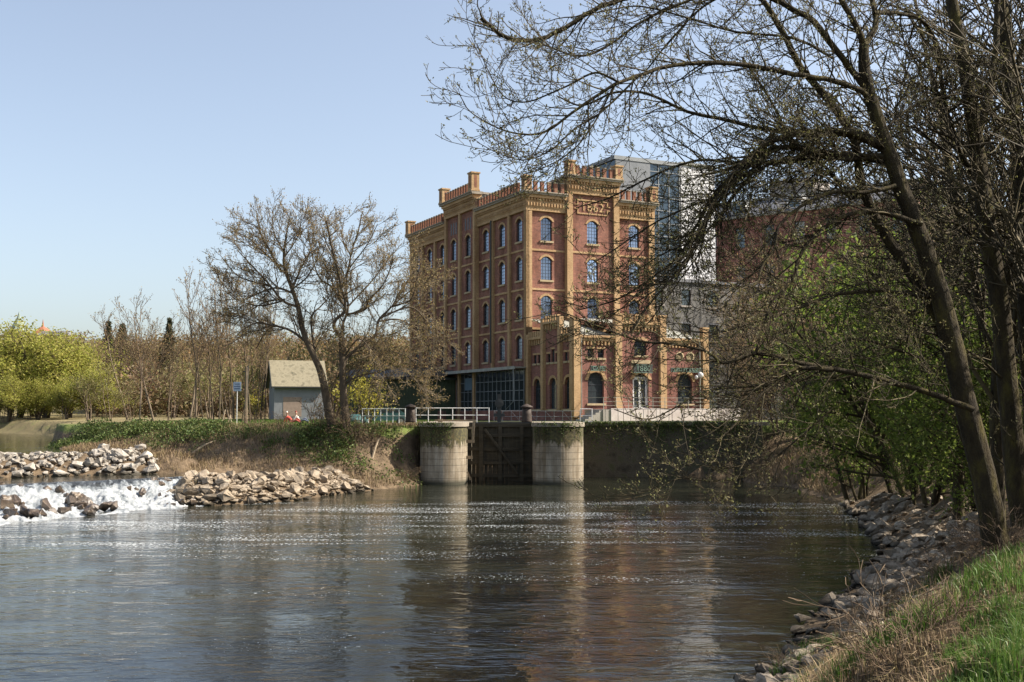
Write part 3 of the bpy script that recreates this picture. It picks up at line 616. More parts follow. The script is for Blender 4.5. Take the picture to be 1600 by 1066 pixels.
def add_window(parent, ms, loc, side='F', name='window', w=1.15, h=2.15, rise=.3, rev=.22, th=.2, sl=.13, archm='yel', proud=.05, sillm='sill'):
    o = link(name, ms[0], parent, loc, (0, 0, 0 if side == 'F' else -math.pi/2)); link('pane', ms[1], o)
    key = (w, h, rise, rev, th, sl, proud); T = lambda u, d, v: (u, -d, v)
    if key not in _tr:
        a = MB()
        if rise > 0: arch_band(a, T, 0, w, h-rise, rise, rev, rev+proud, th, .05)
        else: fbox(a, T, -w/2-.12, w/2+.12, h, h+.16, rev-.1, rev+proud)
        b = MB(); fbox(b, T, -w/2-sl, w/2+sl, -.17, -.002, rev-.2, rev+.11); _tr[key] = (a.mesh('window_arch', M[archm]), b.mesh('window_sill', M[sillm]))
    link('window_arch', _tr[key][0], o); link('window_sill', _tr[key][1], o); return o

mill = empty('brick_mill', 'tall red and yellow brick mill building with battlements and the year 1862', 'building', MILL, RZ)
TOPC, TT = 20.6, 22.4                        # cornice tops of walls and towers
ROWS = [18.4, 14.83, 11.26, 7.69]            # arch tops
fb = [0, 4.4, 9.4, 13.8]; lb = [3.555*i for i in range(9)]
wall, trim, arch, sill = MB(), MB(), MB(), MB()
win = window_meshes(1.15, 2.15, .3, 4, 7); slot = MB()
def facade(T, side, edges, tower, pil=.62):
    pil = .6 if side == 'F' else .42
    n = len(edges)-1
    for i in range(n):
        u0, u1 = edges[i], edges[i+1]; tw = i in tower; cu = (u0+u1)/2; off = .28 if tw else 0
        ptop = 20.75 if tw else 18.9
        dW, dI = -.22+off, -.47+off
        bot = 0
        for k, at_ in enumerate(ROWS):
            lo = ROWS[k+1]+.62 if k < 3 else 5.0; hi = ptop if k == 0 else at_+.62
            cell(wall, T, u0, u1, lo, hi, cu, 1.15, at_-2.15, at_-.3, .3, dW, dI)
            add_window(mill, win, T(cu, dI+.05, at_-2.15), side, rev=.2)
            fbox(trim, T, u0, u1, hi-.16, hi+.02, dW-.01, dW+.07) if k else None
        wall.poly([T(u0, dW, 0), T(u1, dW, 0), T(u1, dW, 5.0), T(u0, dW, 5.0)])
        if tw and side == 'L':
            for s in (-.6, 0, .6): sb_ = MB(); fbox(sb_, T, cu+s-.14, cu+s+.14, 18.9, 20.1, dW-.05, dW+.014); sb_.build('ventilation_slot', M['frame'], mill)
    # pilasters
    for i, e in enumerate(edges):
        tw = i in tower or (i-1) in tower; both = i in tower and (i-1) in tower
        w0, w1 = (e-pil/2, e+pil/2)
        if i == 0: w0, w1 = e, e+pil*1.05
        if i == n: w0, w1 = e-pil*1.05, e
        pt = 20.8 if tw else 18.95
        fbox(trim, T, w0, w1, 0, pt, -.35, .28 if tw else .0)
    # friezes, corbels, cornices, battlements
    segs = []; i = 0
    while i < n:
        j = i
        while j < n and ((j in tower) == (i in tower)): j += 1
        segs.append((edges[i], edges[j], i in tower)); i = j
    for (u0, u1, tw) in segs:
        off = .28 if tw else 0; top = TT if tw else TOPC; base = 20.75 if tw else 18.9
        a0, a1 = (u0-.3 if tw else u0), (u1+.3 if tw else u1)
        fbox(trim, T, a0, a1, base, base+.30, -.4, off+.02)
        fbox(trim, T, a0, a1, base+.30, top-.75, -.4, off+.06)
        fbox(trim, T, a0, a1, top-.55, top-.28, -.4, off+.30)
        k = a0+.12
        while k < a1-.1:     # hanging corbels and dentils
            fbox(trim, T, k, k+.13, base+.42, base+.72, off+.05, off+.17); fbox(trim, T, k+.02, k+.15, top-.75, top-.55, off, off+.22); k += .30
        fbox(trim, T, a0, a1, top-.75, top-.55, -.4, off+.08)
    return segs
segF = facade(FRONT, 'F', fb, {1}); segL = facade(LEFT, 'L', lb, {3, 4})
wall.box(.5, 13.8, 28.2, 28.44, 0, 20.0); wall.box(13.55, 13.8, .5, 28.2, 0, 20.0)
wall.build('wall', M['red'], mill); trim.build('pilasters_and_frieze', M['yel'], mill); 
MB().box(.45, 13.7, .45, 28.3, 19.9, 20.15).box(4.1, 9.7, .0+.45, 3.2, 20.15, 22.2).box(.45, 3.4, 10.36, 18.08, 20.15, 22.2).build('roof', M['dark'], mill)
tside = MB()   # brick sides of the two towers above the roof
tside.box(4.1, 4.35, -.2, 3.4, 18.9, 22.2).box(9.45, 9.7, -.2, 3.4, 18.9, 22.2).box(4.3, 9.5, 3.2, 3.4, 20.15, 22.2)
tside.box(-.2, 3.4, 10.36, 10.6, 18.9, 22.2).box(-.2, 3.4, 17.83, 18.08, 18.9, 22.2).box(3.2, 3.4, 10.6, 17.83, 20.15, 22.2)
tside.build('tower_sides', M['yel'], mill)
corn = MB()
def cornice(T, u0, u1, z, d): fbox(corn, T, u0, u1, z-.28, z-.10, -.45, d); fbox(corn, T, u0, u1, z-.10, z, -.5, d+.1)
cornice(FRONT, -.45, 4.05, TOPC, .45); cornice(FRONT, 9.75, 14.1, TOPC, .45); cornice(FRONT, 3.85, 9.95, TT, .72)
cornice(LEFT, .5, 10.3, TOPC, .45); cornice(LEFT, 18.14, 28.7, TOPC, .45); cornice(LEFT, 10.1, 18.34, TT, .72)
cornice(LEFT, 3.9-4.4+.28, 3.4, TT, -3.9) if False else None
corn.build('cornice', M['cstone'], mill)
ledge = MB(); ledge.box(4.0, 9.8, .6, 3.5, TT-.2, TT).box(.6, 3.5, 10.3, 18.1, TT-.2, TT).build('tower_cap', M['cstone'], mill)
def merlons(T, u0, u1, z, d, pitch=.62, h=.98):
    mb = MB(); fbox(mb, lambda a, b, c: (a, b, c), -.165, .165, 0, h-.08, -.13, .13); m1 = mb.mesh('merlon', M['merlon'])
    cp = MB(); fbox(cp, lambda a, b, c: (a, b, c), -.19, .19, h-.08, h, -.16, .16); m2 = cp.mesh('merlon_cap', M['cstone'])
    n = int((u1-u0)/pitch); p = (u1-u0)/n
    for i in range(n):
        c = T(u0+p*(i+.5), d, z); rot = (0, 0, 0 if T is FRONT else math.pi/2)
        o = link('merlon', m1, mill, c, rot); link('merlon_cap', m2, o)
merlons(FRONT, .55, 4.0, TOPC, .12); merlons(FRONT, 9.85, 13.0, TOPC, .12); merlons(FRONT, 4.75, 9.05, TT, .42)
merlons(LEFT, 1.0, 9.9, TOPC, .12); merlons(LEFT, 18.5, 27.7, TOPC, .12); merlons(LEFT, 11.0, 17.3, TT, .42)
def turret(T, u, d, z, h, s=.42):
    mb = MB(); fbox(mb, T, u-s, u+s, z, z+h, d-s, d+s); fbox(mb, T, u-s-.08, u+s+.08, z+h, z+h+.14, d-s-.08, d+s+.08); fbox(mb, T, u-s-.05, u+s+.05, z, z+.16, d-s-.05, d+s+.05)
    o = mb.build('turret', M['yel'], mill)
    r = MB(); fbox(r, T, u-.14, u+.14, z+.35, z+h-.2, d-s-.01, d+s+.01); fbox(r, T, u-s-.01, u+s+.01, z+.35, z+h-.2, d-.14, d+.14); r.build('turret_recess', M['merlon'], o)
turret(FRONT, .12, -.1, TOPC, 1.3, .36); turret(FRONT, 4.35, .32, TT, 1.2, .38); turret(FRONT, 9.45, .32, TT, 1.2, .38); turret(FRONT, 13.5, .0, TOPC, 1.4)
turret(LEFT, 10.55, .32, TT, 1.75); turret(LEFT, 17.9, .32, TT, 1.45); turret(LEFT, 28.2, .05, TOPC, 1.45); turret(LEFT, 10.05, .1, TOPC, .95, .2)
# year panel on the front tower
def rot_text(txt, size, parent, loc, mat, name, rot=(math.pi/2, 0, 0), ext=.03, sx=1.0):
    cu = bpy.data.curves.new(name, 'FONT'); cu.body = txt; cu.size = size; cu.extrude = ext; cu.align_x = 'CENTER'; cu.align_y = 'CENTER'; cu.space_character = 1.1; cu.offset = .012
    cu.materials.append(mat); o = bpy.data.objects.new(name, cu); C.objects.link(o); o.parent = parent; o.location = loc; o.rotation_euler = rot; o.scale = (sx, 1, 1)
    me = bpy.data.meshes.new_from_object(o.evaluated_get(bpy.context.evaluated_depsgraph_get())); me.name = name
    q = bpy.data.objects.new(name, me); C.objects.link(q); q.parent = parent; q.location = loc; q.rotation_euler = rot; q.scale = (sx, 1, 1); bpy.data.objects.remove(o); return q
rot_text('1862', 1.15, mill, (6.9, -.10, 19.62), M['yel'], 'year_numerals')
fr = MB()
for (a, b, c, d_) in ((5.25, 8.55, 20.2, 20.32), (5.25, 8.55, 18.95, 19.07), (5.25, 5.37, 19.07, 19.4), (5.25, 5.37, 19.85, 20.2), (8.43, 8.55, 19.07, 19.4), (8.43, 8.55, 19.85, 20.2), (4.95, 5.37, 19.4, 19.5), (4.95, 5.37, 19.75, 19.85), (8.43, 8.85, 19.4, 19.5), (8.43, 8.85, 19.75, 19.85)):
    fbox(fr, FRONT, a, b, c, d_, .05, .13)
fr.build('year_frame', M['yel'], mill)
MB().tube([(-.12, 7.1, 19.0), (-.12, 7.1, 5.4)], .07, 6).build('downpipe', M['dark'], mill)

# glazed ground floor of the mill under its canopy (river side)
gl = empty('loading_canopy', 'long dark canopy with glazed bays on the shaded side of the brick mill', 'canopy', MILL, RZ)
mb = MB(); mb.box(-1.15, .0, -.1, 15.2, 4.66, 4.78).box(-1.25, -1.15, -.15, 15.25, 4.55, 4.82); mb.build('roof', M['zinc'], gl)
mb = MB()
for y in np.linspace(.2, 15, 17): mb.box(-.13, -.07, y-.03, y+.03, .9, 4.6)
for z in (.9, 1.8, 2.7, 3.6, 4.5): mb.box(-.14, -.06, .2, 15, z-.025, z+.025)
mb.build('glazing_bars', M['grey'], gl)
MB().box(-.10, -.09, .2, 15, .9, 4.6).build('glazing', M['dglass'], gl)
MB().box(-.2, -.01, .1, 15.1, 0, .9).build('plinth', M['dred'], gl)
MB().box(-.16, -.145, 11.2, 12.9, 2.9, 4.1).build('poster_board', M['bglass'], gl)
MB().tube([(-1.1, .3, 4.6), (-1.1, .3, 1.7), (-1.3, 2.2, .6)], .06, 6).build('downpipe', M['grey'], gl)

# green boarded sheds along the river side
sh = empty('boarded_shed', 'low green boarded lean-to shed against the far end of the brick mill', 'shed', MILL, RZ)
mb = MB(); mb.box(-2.0, -.3, 15.6, 22.5, .9, 4.1)
y = 15.7
while y < 22.4: mb.box(-2.04, -2.0, y, y+.05, .95, 4.05); y += .3
mb.build('boards', M['green_board'], sh); MB().box(-1.95, -.3, 15.5, 22.6, 0, .9).build('plinth', M['dred'], sh)
MB().poly([(-2.3, 15.3, 4.1), (-2.3, 22.8, 4.1), (-.3, 22.8, 4.9), (-.3, 15.3, 4.9)]).poly([(-2.3, 15.3, 4.2), (-2.3, 22.8, 4.2), (-.3, 22.8, 5.0), (-.3, 15.3, 5.0)]).poly([(-2.3, 15.3, 4.1), (-2.3, 22.8, 4.1), (-2.3, 22.8, 4.2), (-2.3, 15.3, 4.2)]).build('roof', M['dark'], sh)
s2 = empty('slatted_barn', 'dark green slatted barn with a shallow roof behind the white railing', 'barn', at(636, 655, 112), R(20))
s2.location.z = GZ
mb = MB(); mb.box(-5.5, 5.5, 0, 6, 0, 4.3); x = -5.4
while x < 5.4: mb.box(x, x+.08, -.05, 0, .3, 4.3); x += .34
mb.build('boards', M['green_board'], s2)
MB().poly([(-6, -.6, 4.1), (6, -.6, 4.5), (6, 3, 5.4), (-6, 3, 5.0)]).poly([(-6, 3, 5.0), (6, 3, 5.4), (6, 6.6, 4.5), (-6, 6.6, 4.1)]).box(-6, 6, -.62, -.55, 4.0, 4.2).build('roof', M['dark'], s2)

# ------------------------------------------------------------------ annex
ann = empty('brick_annex', 'low brick annex with arched windows and three bays in front of the tall mill', 'building', MILL + Vector((0, 0, 0)), RZ)
YA = -8.47
AF = lambda u, d, v: (u, YA-d, v)
AL = lambda u, d, v: (-d, YA+u, v)
wall, trim, arch, sill = MB(), MB(), MB(), MB()
ab = [0, 4.35, 8.85, 13.5]; DK = .95
aw = window_meshes(1.55, 2.6, .62, 3, 5, .7, M['frame'], M['dglass']); sw = window_meshes(.6, .75, 0, 2, 2, .6, M['frame'], M['dglass']); mw = window_meshes(1.25, 1.35, .2, 3, 4, .6, M['frame'], M['dglass'])
for i in range(3):
    u0, u1 = ab[i], ab[i+1]; cu = (u0+u1)/2+.1; hi = 7.0
    if i == 1:
        cell(wall, AF, u0, u1, 0, 4.6, cu, 1.6, DK, DK+2.6, .45, -.2, -.6); arch_band(arch, AF, cu, 1.6, DK+2.6, .45, -.2, -.13, .3, .05)
        cell(wall, AF, u0, u1, 4.6, 8.3, cu, 1.25, 5.55, 6.7, .2, -.2, -.55);
        bd = MB(); fbox(bd, AF, cu-.95, cu+.95, 4.85, 5.15, -.2, -.1); bd.build('stone_band', M['sill'], ann)
        add_window(ann, mw, AF(cu, -.48, 5.55), w=1.25, h=1.35, rise=.2, rev=.28, th=.24)
    else:
        cell(wall, AF, u0, u1, 0, 4.6, cu, 1.55, 1.45, 3.45, .6, -.2, -.6); add_window(ann, aw, AF(cu, -.5, 1.45), w=1.55, h=2.6, rise=.62, rev=.3, th=.3)
        if i == 0:
            for s in (-.5, .5):
                cell(wall, AF, u0 if s < 0 else cu, cu if s < 0 else u1, 4.6, hi, cu+s, .6, 5.25, 6.0, 0, -.2, -.5); add_window(ann, sw, AF(cu+s, -.45, 5.25), w=.6, h=.75, rise=0, rev=.25)
        else:
            for s in (-.55, .55):
                cell(wall, AF, u0 if s < 0 else cu, cu if s < 0 else u1, 4.6, hi, cu+s, .62, 5.15, 5.55, .42, -.2, -.5)
                o = MB(); o.lathe([(.42, -.03), (.42, .03), (.30, .05), (.30, -.03)], 20); r = o.build('oculus_ring', M['sill'], ann, loc=AF(cu+s, -.17, 5.55), rot=(math.pi/2, 0, 0))
                MB().lathe([(.31, 0), (.31, .02)], 16).build('oculus_pane', M['dglass'], ann, loc=AF(cu+s, -.33, 5.55), rot=(math.pi/2, 0, 0))
    top = 8.3 if i == 1 else hi
    fbox(trim, AF, u0, u1, top-.35, top-.1, -.3, -.02); fbox(trim, AF, u0, u1, top-.1, top+.12, -.3, .1); k = u0+.35
    while k < u1-.35: fbox(trim, AF, k, k+.14, top-.7, top-.35, -.2, -.04); k += .34
    if i == 1:
        k = u0+.45
        while k < u1-.6: fbox(trim, AF, k, k+.34, top+.12, top+.75, -.3, .05); k += .62
fbox(trim, AF, 0, 13.6, 0, .5, -.3, -.12)
for i, e in enumerate(ab):
    w0, w1 = (e, e+.62) if i == 0 else ((e-.5, e+.1) if i == 3 else (e-.32, e+.32)); tp = (8.35, 8.9, 8.9, 8.0)[i]
    fbox(trim, AF, w0, w1, .3, tp, -.4, .12); fbox(trim, AF, w0-.06, w1+.06, tp, tp+.15, -.45, .18)
# annex river-side face
la = [0, 2.35, 5.35, 8.1]; lw_ = [window_meshes(.5, .75, 0, 2, 2, .6, M['frame'], M['dglass']), window_meshes(.5, 1.1, 0, 2, 2, .6, M['frame'], M['dglass'])]
for i in range(3):
    u0, u1 = la[i], la[i+1]; cu = (u0+u1)/2; hi = 8.4 if i == 1 else 7.2
    cell(wall, AL, u0, u1, 0, 4.4, cu, 1.25, 1.0, 3.1, .55, -.2, -.55); 
    for s in ((-.4, .4) if i != 1 else (-.75, 0, .75)):
        W = .5
        a = u0 if s == (-.4 if i != 1 else -.75) else (cu if i != 1 else cu+s-.375); b = u1 if s == (.4 if i != 1 else .75) else (cu if i != 1 else cu+s+.375)
        cell(wall, AL, a, b, 4.4, hi, cu+s, W, 5.0, 5.75+(.35 if (i == 1 and s == 0) else 0), 0, -.2, -.5)
        add_window(ann, lw_[1] if (i == 1 and s == 0) else lw_[0], AL(cu+s, -.4, 5.0), 'L', w=W, h=.75+(.35 if (i == 1 and s == 0) else 0), rise=0, rev=.2, proud=.04, sl=.05)
    w_ = window_meshes(1.25, 2.65, .55, 3, 6, .7, M['frame'], M['dglass']); add_window(ann, w_, AL(cu, -.48, 1.0), 'L', w=1.25, h=2.65, rise=.55, rev=.28, th=.24)
    fbox(trim, AL, u0, u1, hi-.1, hi+.1, -.3, .08); k = u0+.3
    while k < u1-.3: fbox(trim, AL, k, k+.14, hi-.6, hi-.1, -.2, -.03); fbox(trim, AL, k-.05, k+.2, hi+.1, hi+.6, -.25, .05); k += .42
for i, e in enumerate(la):
    fbox(trim, AL, e-.2 if i else e+.02, e+.22 if i else e+.5, 1.0, 8.35 if i in (0,) else 7.6+(1.2 if i in (1, 2) else 0), -.3, .1)
fbox(trim, AL, 0, 8.1, .9, 1.0, -.22, -.1)
wall.build('wall', M['dred'], ann); trim.build('pilasters_and_frieze', M['yel'], ann); arch.build('door_arch', M['yel'], ann)
rf = MB()
for (a, b) in ((.3, 4.2), (9.0, 13.3)): rf.poly([(a, YA+.2, 7.1), (b, YA+.2, 7.1), (b, -.3, 9.0), (a, -.3, 9.0)])
rf.poly([(4.2, YA+.3, 8.2), (9.0, YA+.3, 8.2), (9.0, -.3, 9.3), (4.2, -.3, 9.3)]); rf.build('roof', M['zinc'], ann)
MB().box(13.2, 13.45, YA+.3, -.3, 0, 7.0).box(.35, .5, YA+.5, -.2, 6.5, 7.2).build('side_wall', M['dred'], ann)
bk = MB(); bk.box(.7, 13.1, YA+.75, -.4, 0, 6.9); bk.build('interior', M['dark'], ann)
MB().tube([AF(.35+.4, .02, 7.4), AF(.35+.4, .02, .6)], .05, 6).build('downpipe', M['zinc'], ann)
MB().tube([AF(12.7, .02, 7.0), AF(12.7, .02, .6)], .05, 6).build('downpipe', M['zinc'], ann)
# double door
cu = (ab[1]+ab[2])/2+.1; dr = MB()
for (a, b, c, d_) in ((-.8, -.68, 0, 2.65), (.68, .8, 0, 2.65), (-.8, .8, 2.65, 2.78), (-.09, .09, 0, 2.65), (-.68, -.58, 0, 2.65), (.58, .68, 0, 2.65), (-.68, .68, 0, .22), (-.68, .68, 2.5, 2.65)): fbox(dr, AF, cu+a, cu+b, DK+c, DK+d_, -.45, -.36)
door = dr.build('door', M['white'], ann)
MB().poly([AF(cu-.7, -.42, DK), AF(cu+.7, -.42, DK), AF(cu+.7, -.42, DK+2.95), AF(cu-.7, -.42, DK+2.95)]).build('pane', M['dglass'], door)
MB().bar(AF(cu-.16, -.32, DK+1.0), AF(cu-.16, -.32, DK+1.5), .04).bar(AF(cu+.16, -.32, DK+1.0), AF(cu+.16, -.32, DK+1.5), .04).build('handle', M['grey'], door)
def board(cu, z, w, h, txt, size, label, sx=1):
    b = empty('sign_board', label, 'sign', MILL, RZ, 'green lettered boards on the annex'); mb = MB(); fbox(mb, AF, cu-w/2, cu+w/2, z-h/2, z+h/2, .12, .2)
    mb.build('board', M['dark'], b); rm = MB()
    for (a, c, e, g) in ((-w/2, w/2, h/2-.05, h/2), (-w/2, w/2, -h/2, -h/2+.05)): fbox(rm, AF, cu+a, cu+c, z+e, z+g, .2, .23)
    rm.build('board_edge', M['letter'], b)
    MB().bar(AF(cu-w/2+.1, -.2, z), AF(cu-w/2+.1, .14, z), .04).bar(AF(cu+w/2-.1, -.2, z), AF(cu+w/2-.1, .14, z), .04).build('bracket', M['dark'], b)
    rot_text(txt, size, b, AF(cu, .22, z), M['letter'], 'lettering', ext=.015, sx=sx)
board((ab[0]+ab[1])/2+.1, 4.35, 1.5, .42, 'CAFE', .46, 'small dark board with green letters over the left arched annex window')
board((ab[1]+ab[2])/2+.1, 4.4, 1.9, .72, '1880', .66, 'tall dark green lettered board over the white double door')
board((ab[2]+ab[3])/2+.0, 4.35, 3.3, .36, 'RESTAURANT', .42, 'long narrow dark board with a row of green letters on the right annex bay')
# terrace with pale panels and glass railing
ter = empty('terrace', 'pale panelled terrace with steps and railing in front of the annex doors', 'terrace', MILL, RZ)
MB().box(.9, 14.2, YA-3.2, YA-.25, 0, DK-.03).build('deck', M['conc'], ter)
pf = MB(); x = 1.6
while x < 14: pf.box(x, x+1.12, YA-3.29, YA-3.21, .02, 1.02); x += 1.18
pf.build('front_panels', M['panel'], ter)
rl = MB(); x = 1.0
while x < 14.3: rl.bar((x, YA-3.1, DK-.1), (x, YA-3.1, DK+.95), .04); x += 1.18
for z in (DK+.95, DK+.62, DK+.3): rl.bar((1.0, YA-3.1, z), (14.2, YA-3.1, z), .03)
for z in (DK+.95,): rl.bar((1.0, YA-3.1, z), (1.0, YA-.3, z), .04)
rl.build('railing', M['zinc'], ter)
st = MB()
for k in range(5): st.box(5.9, 7.6, YA-3.5-.28*(4-k), YA-3.3, .19*k*.99, .19*(k+1)*.99) if False else None
for k in range(5): st.box(.0-.32*(5-k)+.9, .0-.32*(4-k)+.9, YA-3.1, YA-1.6, 0, .17*(k+1))
st.build('steps', M['conc'], ter)
lam = empty('wall_lamp', 'white globe lamps on a bracket at the right annex downpipe', 'lamp', MILL, RZ); lp = AF(12.45, .45, 3.95)
MB().bar(AF(12.45, -.1, 4.0), AF(12.45, .45, 4.1), .05).bar(AF(12.1, .4, 3.9), AF(12.45, .45, 4.1), .04).build('bracket', M['grey'], lam)
for c, r in ((lp, .26), (AF(12.05, .4, 3.75), .17)):
    MB().lathe([(r*math.sin(a)+.001, -r*math.cos(a)) for a in np.linspace(0.05, 3.09, 10)], 14, c).build('globe', M['corr'], lam, True)

# ------------------------------------------------------------------ glass and white towers behind
def corr(mb, x0, x1, y, z0, z1, pitch=.5):
    z = z0
    while z < z1: mb.poly([(x0, y-.035, z), (x1, y-.035, z), (x1, y-.02, z+pitch*.5), (x0, y-.02, z+pitch*.5)]).poly([(x0, y-.02, z+pitch*.5), (x1, y-.02, z+pitch*.5), (x1, y-.035, z+pitch), (x0, y-.035, z+pitch)]); z += pitch
gt = empty('glass_tower', 'blue glass stair tower rising behind the right end of the brick mill', 'building', MILL, RZ)
MB().box(14.4, 22.3, 8, 16, 0, 26.6).build('glass_wall', M['bglass'], gt)
gb = MB(); z = 1.5
while z < 26.5: gb.box(14.35, 22.35, 7.93, 8.0, z-.04, z+.04); gb.box(14.33, 14.4, 8, 16, z-.04, z+.04); z += 1.35
for x in np.linspace(14.4, 22.3, 7): gb.box(x-.04, x+.04, 7.92, 7.99, 0, 26.6)
gb.build('glazing_bars', M['grey'], gt); MB().box(14.2, 22.4, 7.8, 16.2, 26.6, 27.0).build('roof', M['grey'], gt)
MB().box(14.38, 18.6, 7.86, 7.9, 22.3, 26.6).build('grey_panel', M['render'], gt)
wt = empty('white_tower', 'white corrugated stair tower right of the blue glass tower', 'building', MILL, RZ)
mb = MB(); mb.box(22.5, 26.9, 8.05, 16, 0, 26.9); corr(mb, 22.5, 26.9, 7.98, 0, 26.5, .36); mb.build('corrugated_wall', M['corr'], wt); MB().box(22.4, 27.0, 7.8, 16.1, 26.9, 27.15).build('roof', M['zinc'], wt)

gw = empty('grey_wing', 'dark grey plastered wing in front of the white corrugated tower', 'building', MILL, RZ); gwall = MB(); gm_ = mat_noise('dark_plaster', (.10, .095, .09), (.19, .18, .165), 1.0, .9, .2); g2 = window_meshes(1.1, 1.6, 0, 2, 3, .6, M['frame'], M['dglass'])
for i in range(5):
    for k in range(4):
        u0 = 14.2+i*3.3; FW = lambda u, d, v: (u, 2.5-d, v); cell(gwall, FW, u0, u0+3.3, k*3.4, k*3.4+3.4, u0+1.65, 1.1, k*3.4+1.1, k*3.4+2.7, 0, 0, -.3); add_window(gw, g2, FW(u0+1.65, -.22, k*3.4+1.1), w=1.1, h=1.6, rise=0, rev=.22, proud=.01, archm='slate', sillm='conc')
gwall.box(14.2, 30.7, 2.9, 8.0, 0, 13.6); gwall.build('wall', gm_, gw); MB().box(14.1, 30.8, 2.3, 7.85, 13.6, 13.9).build('roof', M['slate'], gw)

# ------------------------------------------------------------------ warehouse behind the trees
wh = empty('brick_warehouse', 'long red brick warehouse with grey lower walls behind the bare trees', 'building', (44.5, 124, GZ), math.atan2(.61, -.79)); wh.scale = (1.33, 1.33, 1.33)
L_ = 27.0; wl_, lo_, sl_ = MB(), MB(), MB(); ww = window_meshes(.95, 1.9, 0, 2, 3, .6, M['frame'], M['dglass'])
W_ = lambda u, d, v: (u, d, v)       # local: x along the wall, +y is the outside (towards the river)
def whwall(mb, z0, z1, rows):
    us = np.arange(1.2, L_-1, 2.9)
    for a in us:
        u0, u1 = a-1.45, a+1.45
        zs = [z0]+[(r0+r1)/2 for r0, r1 in zip([r+1.9 for r in rows[:-1]], rows[1:])]+[z1]
        for k, r in enumerate(rows):
            cell(mb, W_, u0, u1, zs[k], zs[k+1], a, .95, r, r+1.9, 0, 0, -.35)
            o = link('window', ww[0], wh, (a, -.22, r), (0, 0, math.pi)); link('pane', ww[1], o)
whwall(lo_, 0, 11.6, [1.5, 5.4, 9.2]); whwall(wl_, 11.6, 18.6, [12.2, 15.7])
MB().box(-.2, L_, -14, -.4, 0, 18.6).build('core_wall', M['wred'], wh); wl_.build('brick_wall', M['wred'], wh); lo_.build('rendered_wall', M['conc'], wh)
mb = MB(); mb.poly([(-.2, .15, 18.6), (L_, .15, 18.6), (L_, -2.2, 20.4), (-.2, -2.2, 20.4)]).poly([(-.2, -2.2, 20.4), (L_, -2.2, 20.4), (L_, -14, 20.6), (-.2, -14, 20.6)]).poly([(L_, .15, 18.6), (L_, -14, 18.6), (L_, -14, 20.6), (L_, -2.2, 20.4)]); mb.build('roof', M['slate'], wh)
mb = MB(); mb.box(-.3, L_+.1, -.3, .25, 18.45, 18.65).box(-.3, L_+.1, -2.4, -2.0, 20.3, 20.55); mb.build('eaves', M['zinc'], wh)
for u in (5, 10.5, 16, 23): d = MB(); d.box(u-.7, u+.7, -1.8, -.25, 18.7, 20.1); o = d.build('dormer', M['wred'] if u > 20 else M['white'], wh); MB().box(u-.5, u+.5, -.24, -.2, 19.0, 19.9).build('pane', M['dglass'], o)
MB().box(10.6, 15, -9, -5, 20.5, 22.6).build('rooftop_plant_room', M['conc'], wh)
gh = empty('slate_roofed_house', 'grey slate roofed house far right behind the tree trunks', 'house', (46, 78, 4.0), R(115))
MB().box(-9, 9, -5, 5, 0, 11).build('wall', M['conc'], gh); MB().poly([(-9.5, -5.6, 10.6), (9.5, -5.6, 10.6), (9.5, 0, 17), (-9.5, 0, 17)]).poly([(-9.5, 0, 17), (9.5, 0, 17), (9.5, 5.6, 10.6), (-9.5, 5.6, 10.6)]).poly([(-9, -5, 11), (-9, 5, 11), (-9, 0, 16.6)]).poly([(9, -5, 11), (9, 5, 11), (9, 0, 16.6)]).build('roof', M['slate'], gh)
for k in range(5):
    for z in (2, 5.5, 8.2): f = MB().box(-7+k*3.4, -5.8+k*3.4, 5.0, 5.06, z, z+1.6).build('window', M['frame'], gh); MB().box(-6.92+k*3.4, -5.88+k*3.4, 5.06, 5.07, z+.08, z+1.52).build('pane', M['dglass'], f)

# ------------------------------------------------------------------ pump house
P0 = at(428, 656, 95); ho = empty('pump_house', 'small grey rendered house with a lichen covered tiled roof behind the leaning tree', 'house', (P0.x, 95, Hs(P0.x, 95)), R(19))
hw, hd, hh, rh = 4.25, 3.6, 3.1, 2.0
mb = MB(); mb.poly([(0, 0, -.3), (hw, 0, -.3), (hw, 0, hh), (0, 0, hh)]).poly([(0, hd, -.3), (hw, hd, -.3), (hw, hd, hh), (0, hd, hh)])
for x in (0, hw): mb.poly([(x, 0, -.3), (x, hd, -.3), (x, hd, hh), (x, hd/2, hh+rh-.1), (x, 0, hh)])
mb.build('wall', M['render'], ho)
rf = MB()
for s in (0, 1):
    y0, y1 = (-.3, hd/2) if s == 0 else (hd+.3, hd/2); z0 = hh-.3
    i = len(rf.v); rf.v += [(-.25, y0, z0), (hw+.25, y0, z0), (hw+.25, y1, hh+rh), (-.25, y1, hh+rh), (-.25, y0, z0+.1), (hw+.25, y0, z0+.1), (hw+.25, y1, hh+rh+.1), (-.25, y1, hh+rh+.1)]
    rf.f += [tuple(i+k for k in q) for q in ((0, 1, 2, 3), (4, 7, 6, 5), (0, 4, 5, 1), (1, 5, 6, 2), (3, 2, 6, 7), (0, 3, 7, 4))]
rf.build('roof', M['tile'], ho)
MB().bar((-.27, -.33, hh-.32), (-.27, hd/2, hh+rh-.04), .05, .2).bar((-.27, hd+.33, hh-.32), (-.27, hd/2, hh+rh-.04), .05, .2).bar((-.3, -.36, hh-.27), (hw+.3, -.36, hh-.27), .1).build('bargeboard', M['dark'], ho)
MB().box(.75, 2.3, -.02, .0, .35, 2.0).build('sunlit_patch', M['sunpatch'], ho)  # pale slab painting a patch of sunlight on the wall, not a doorway
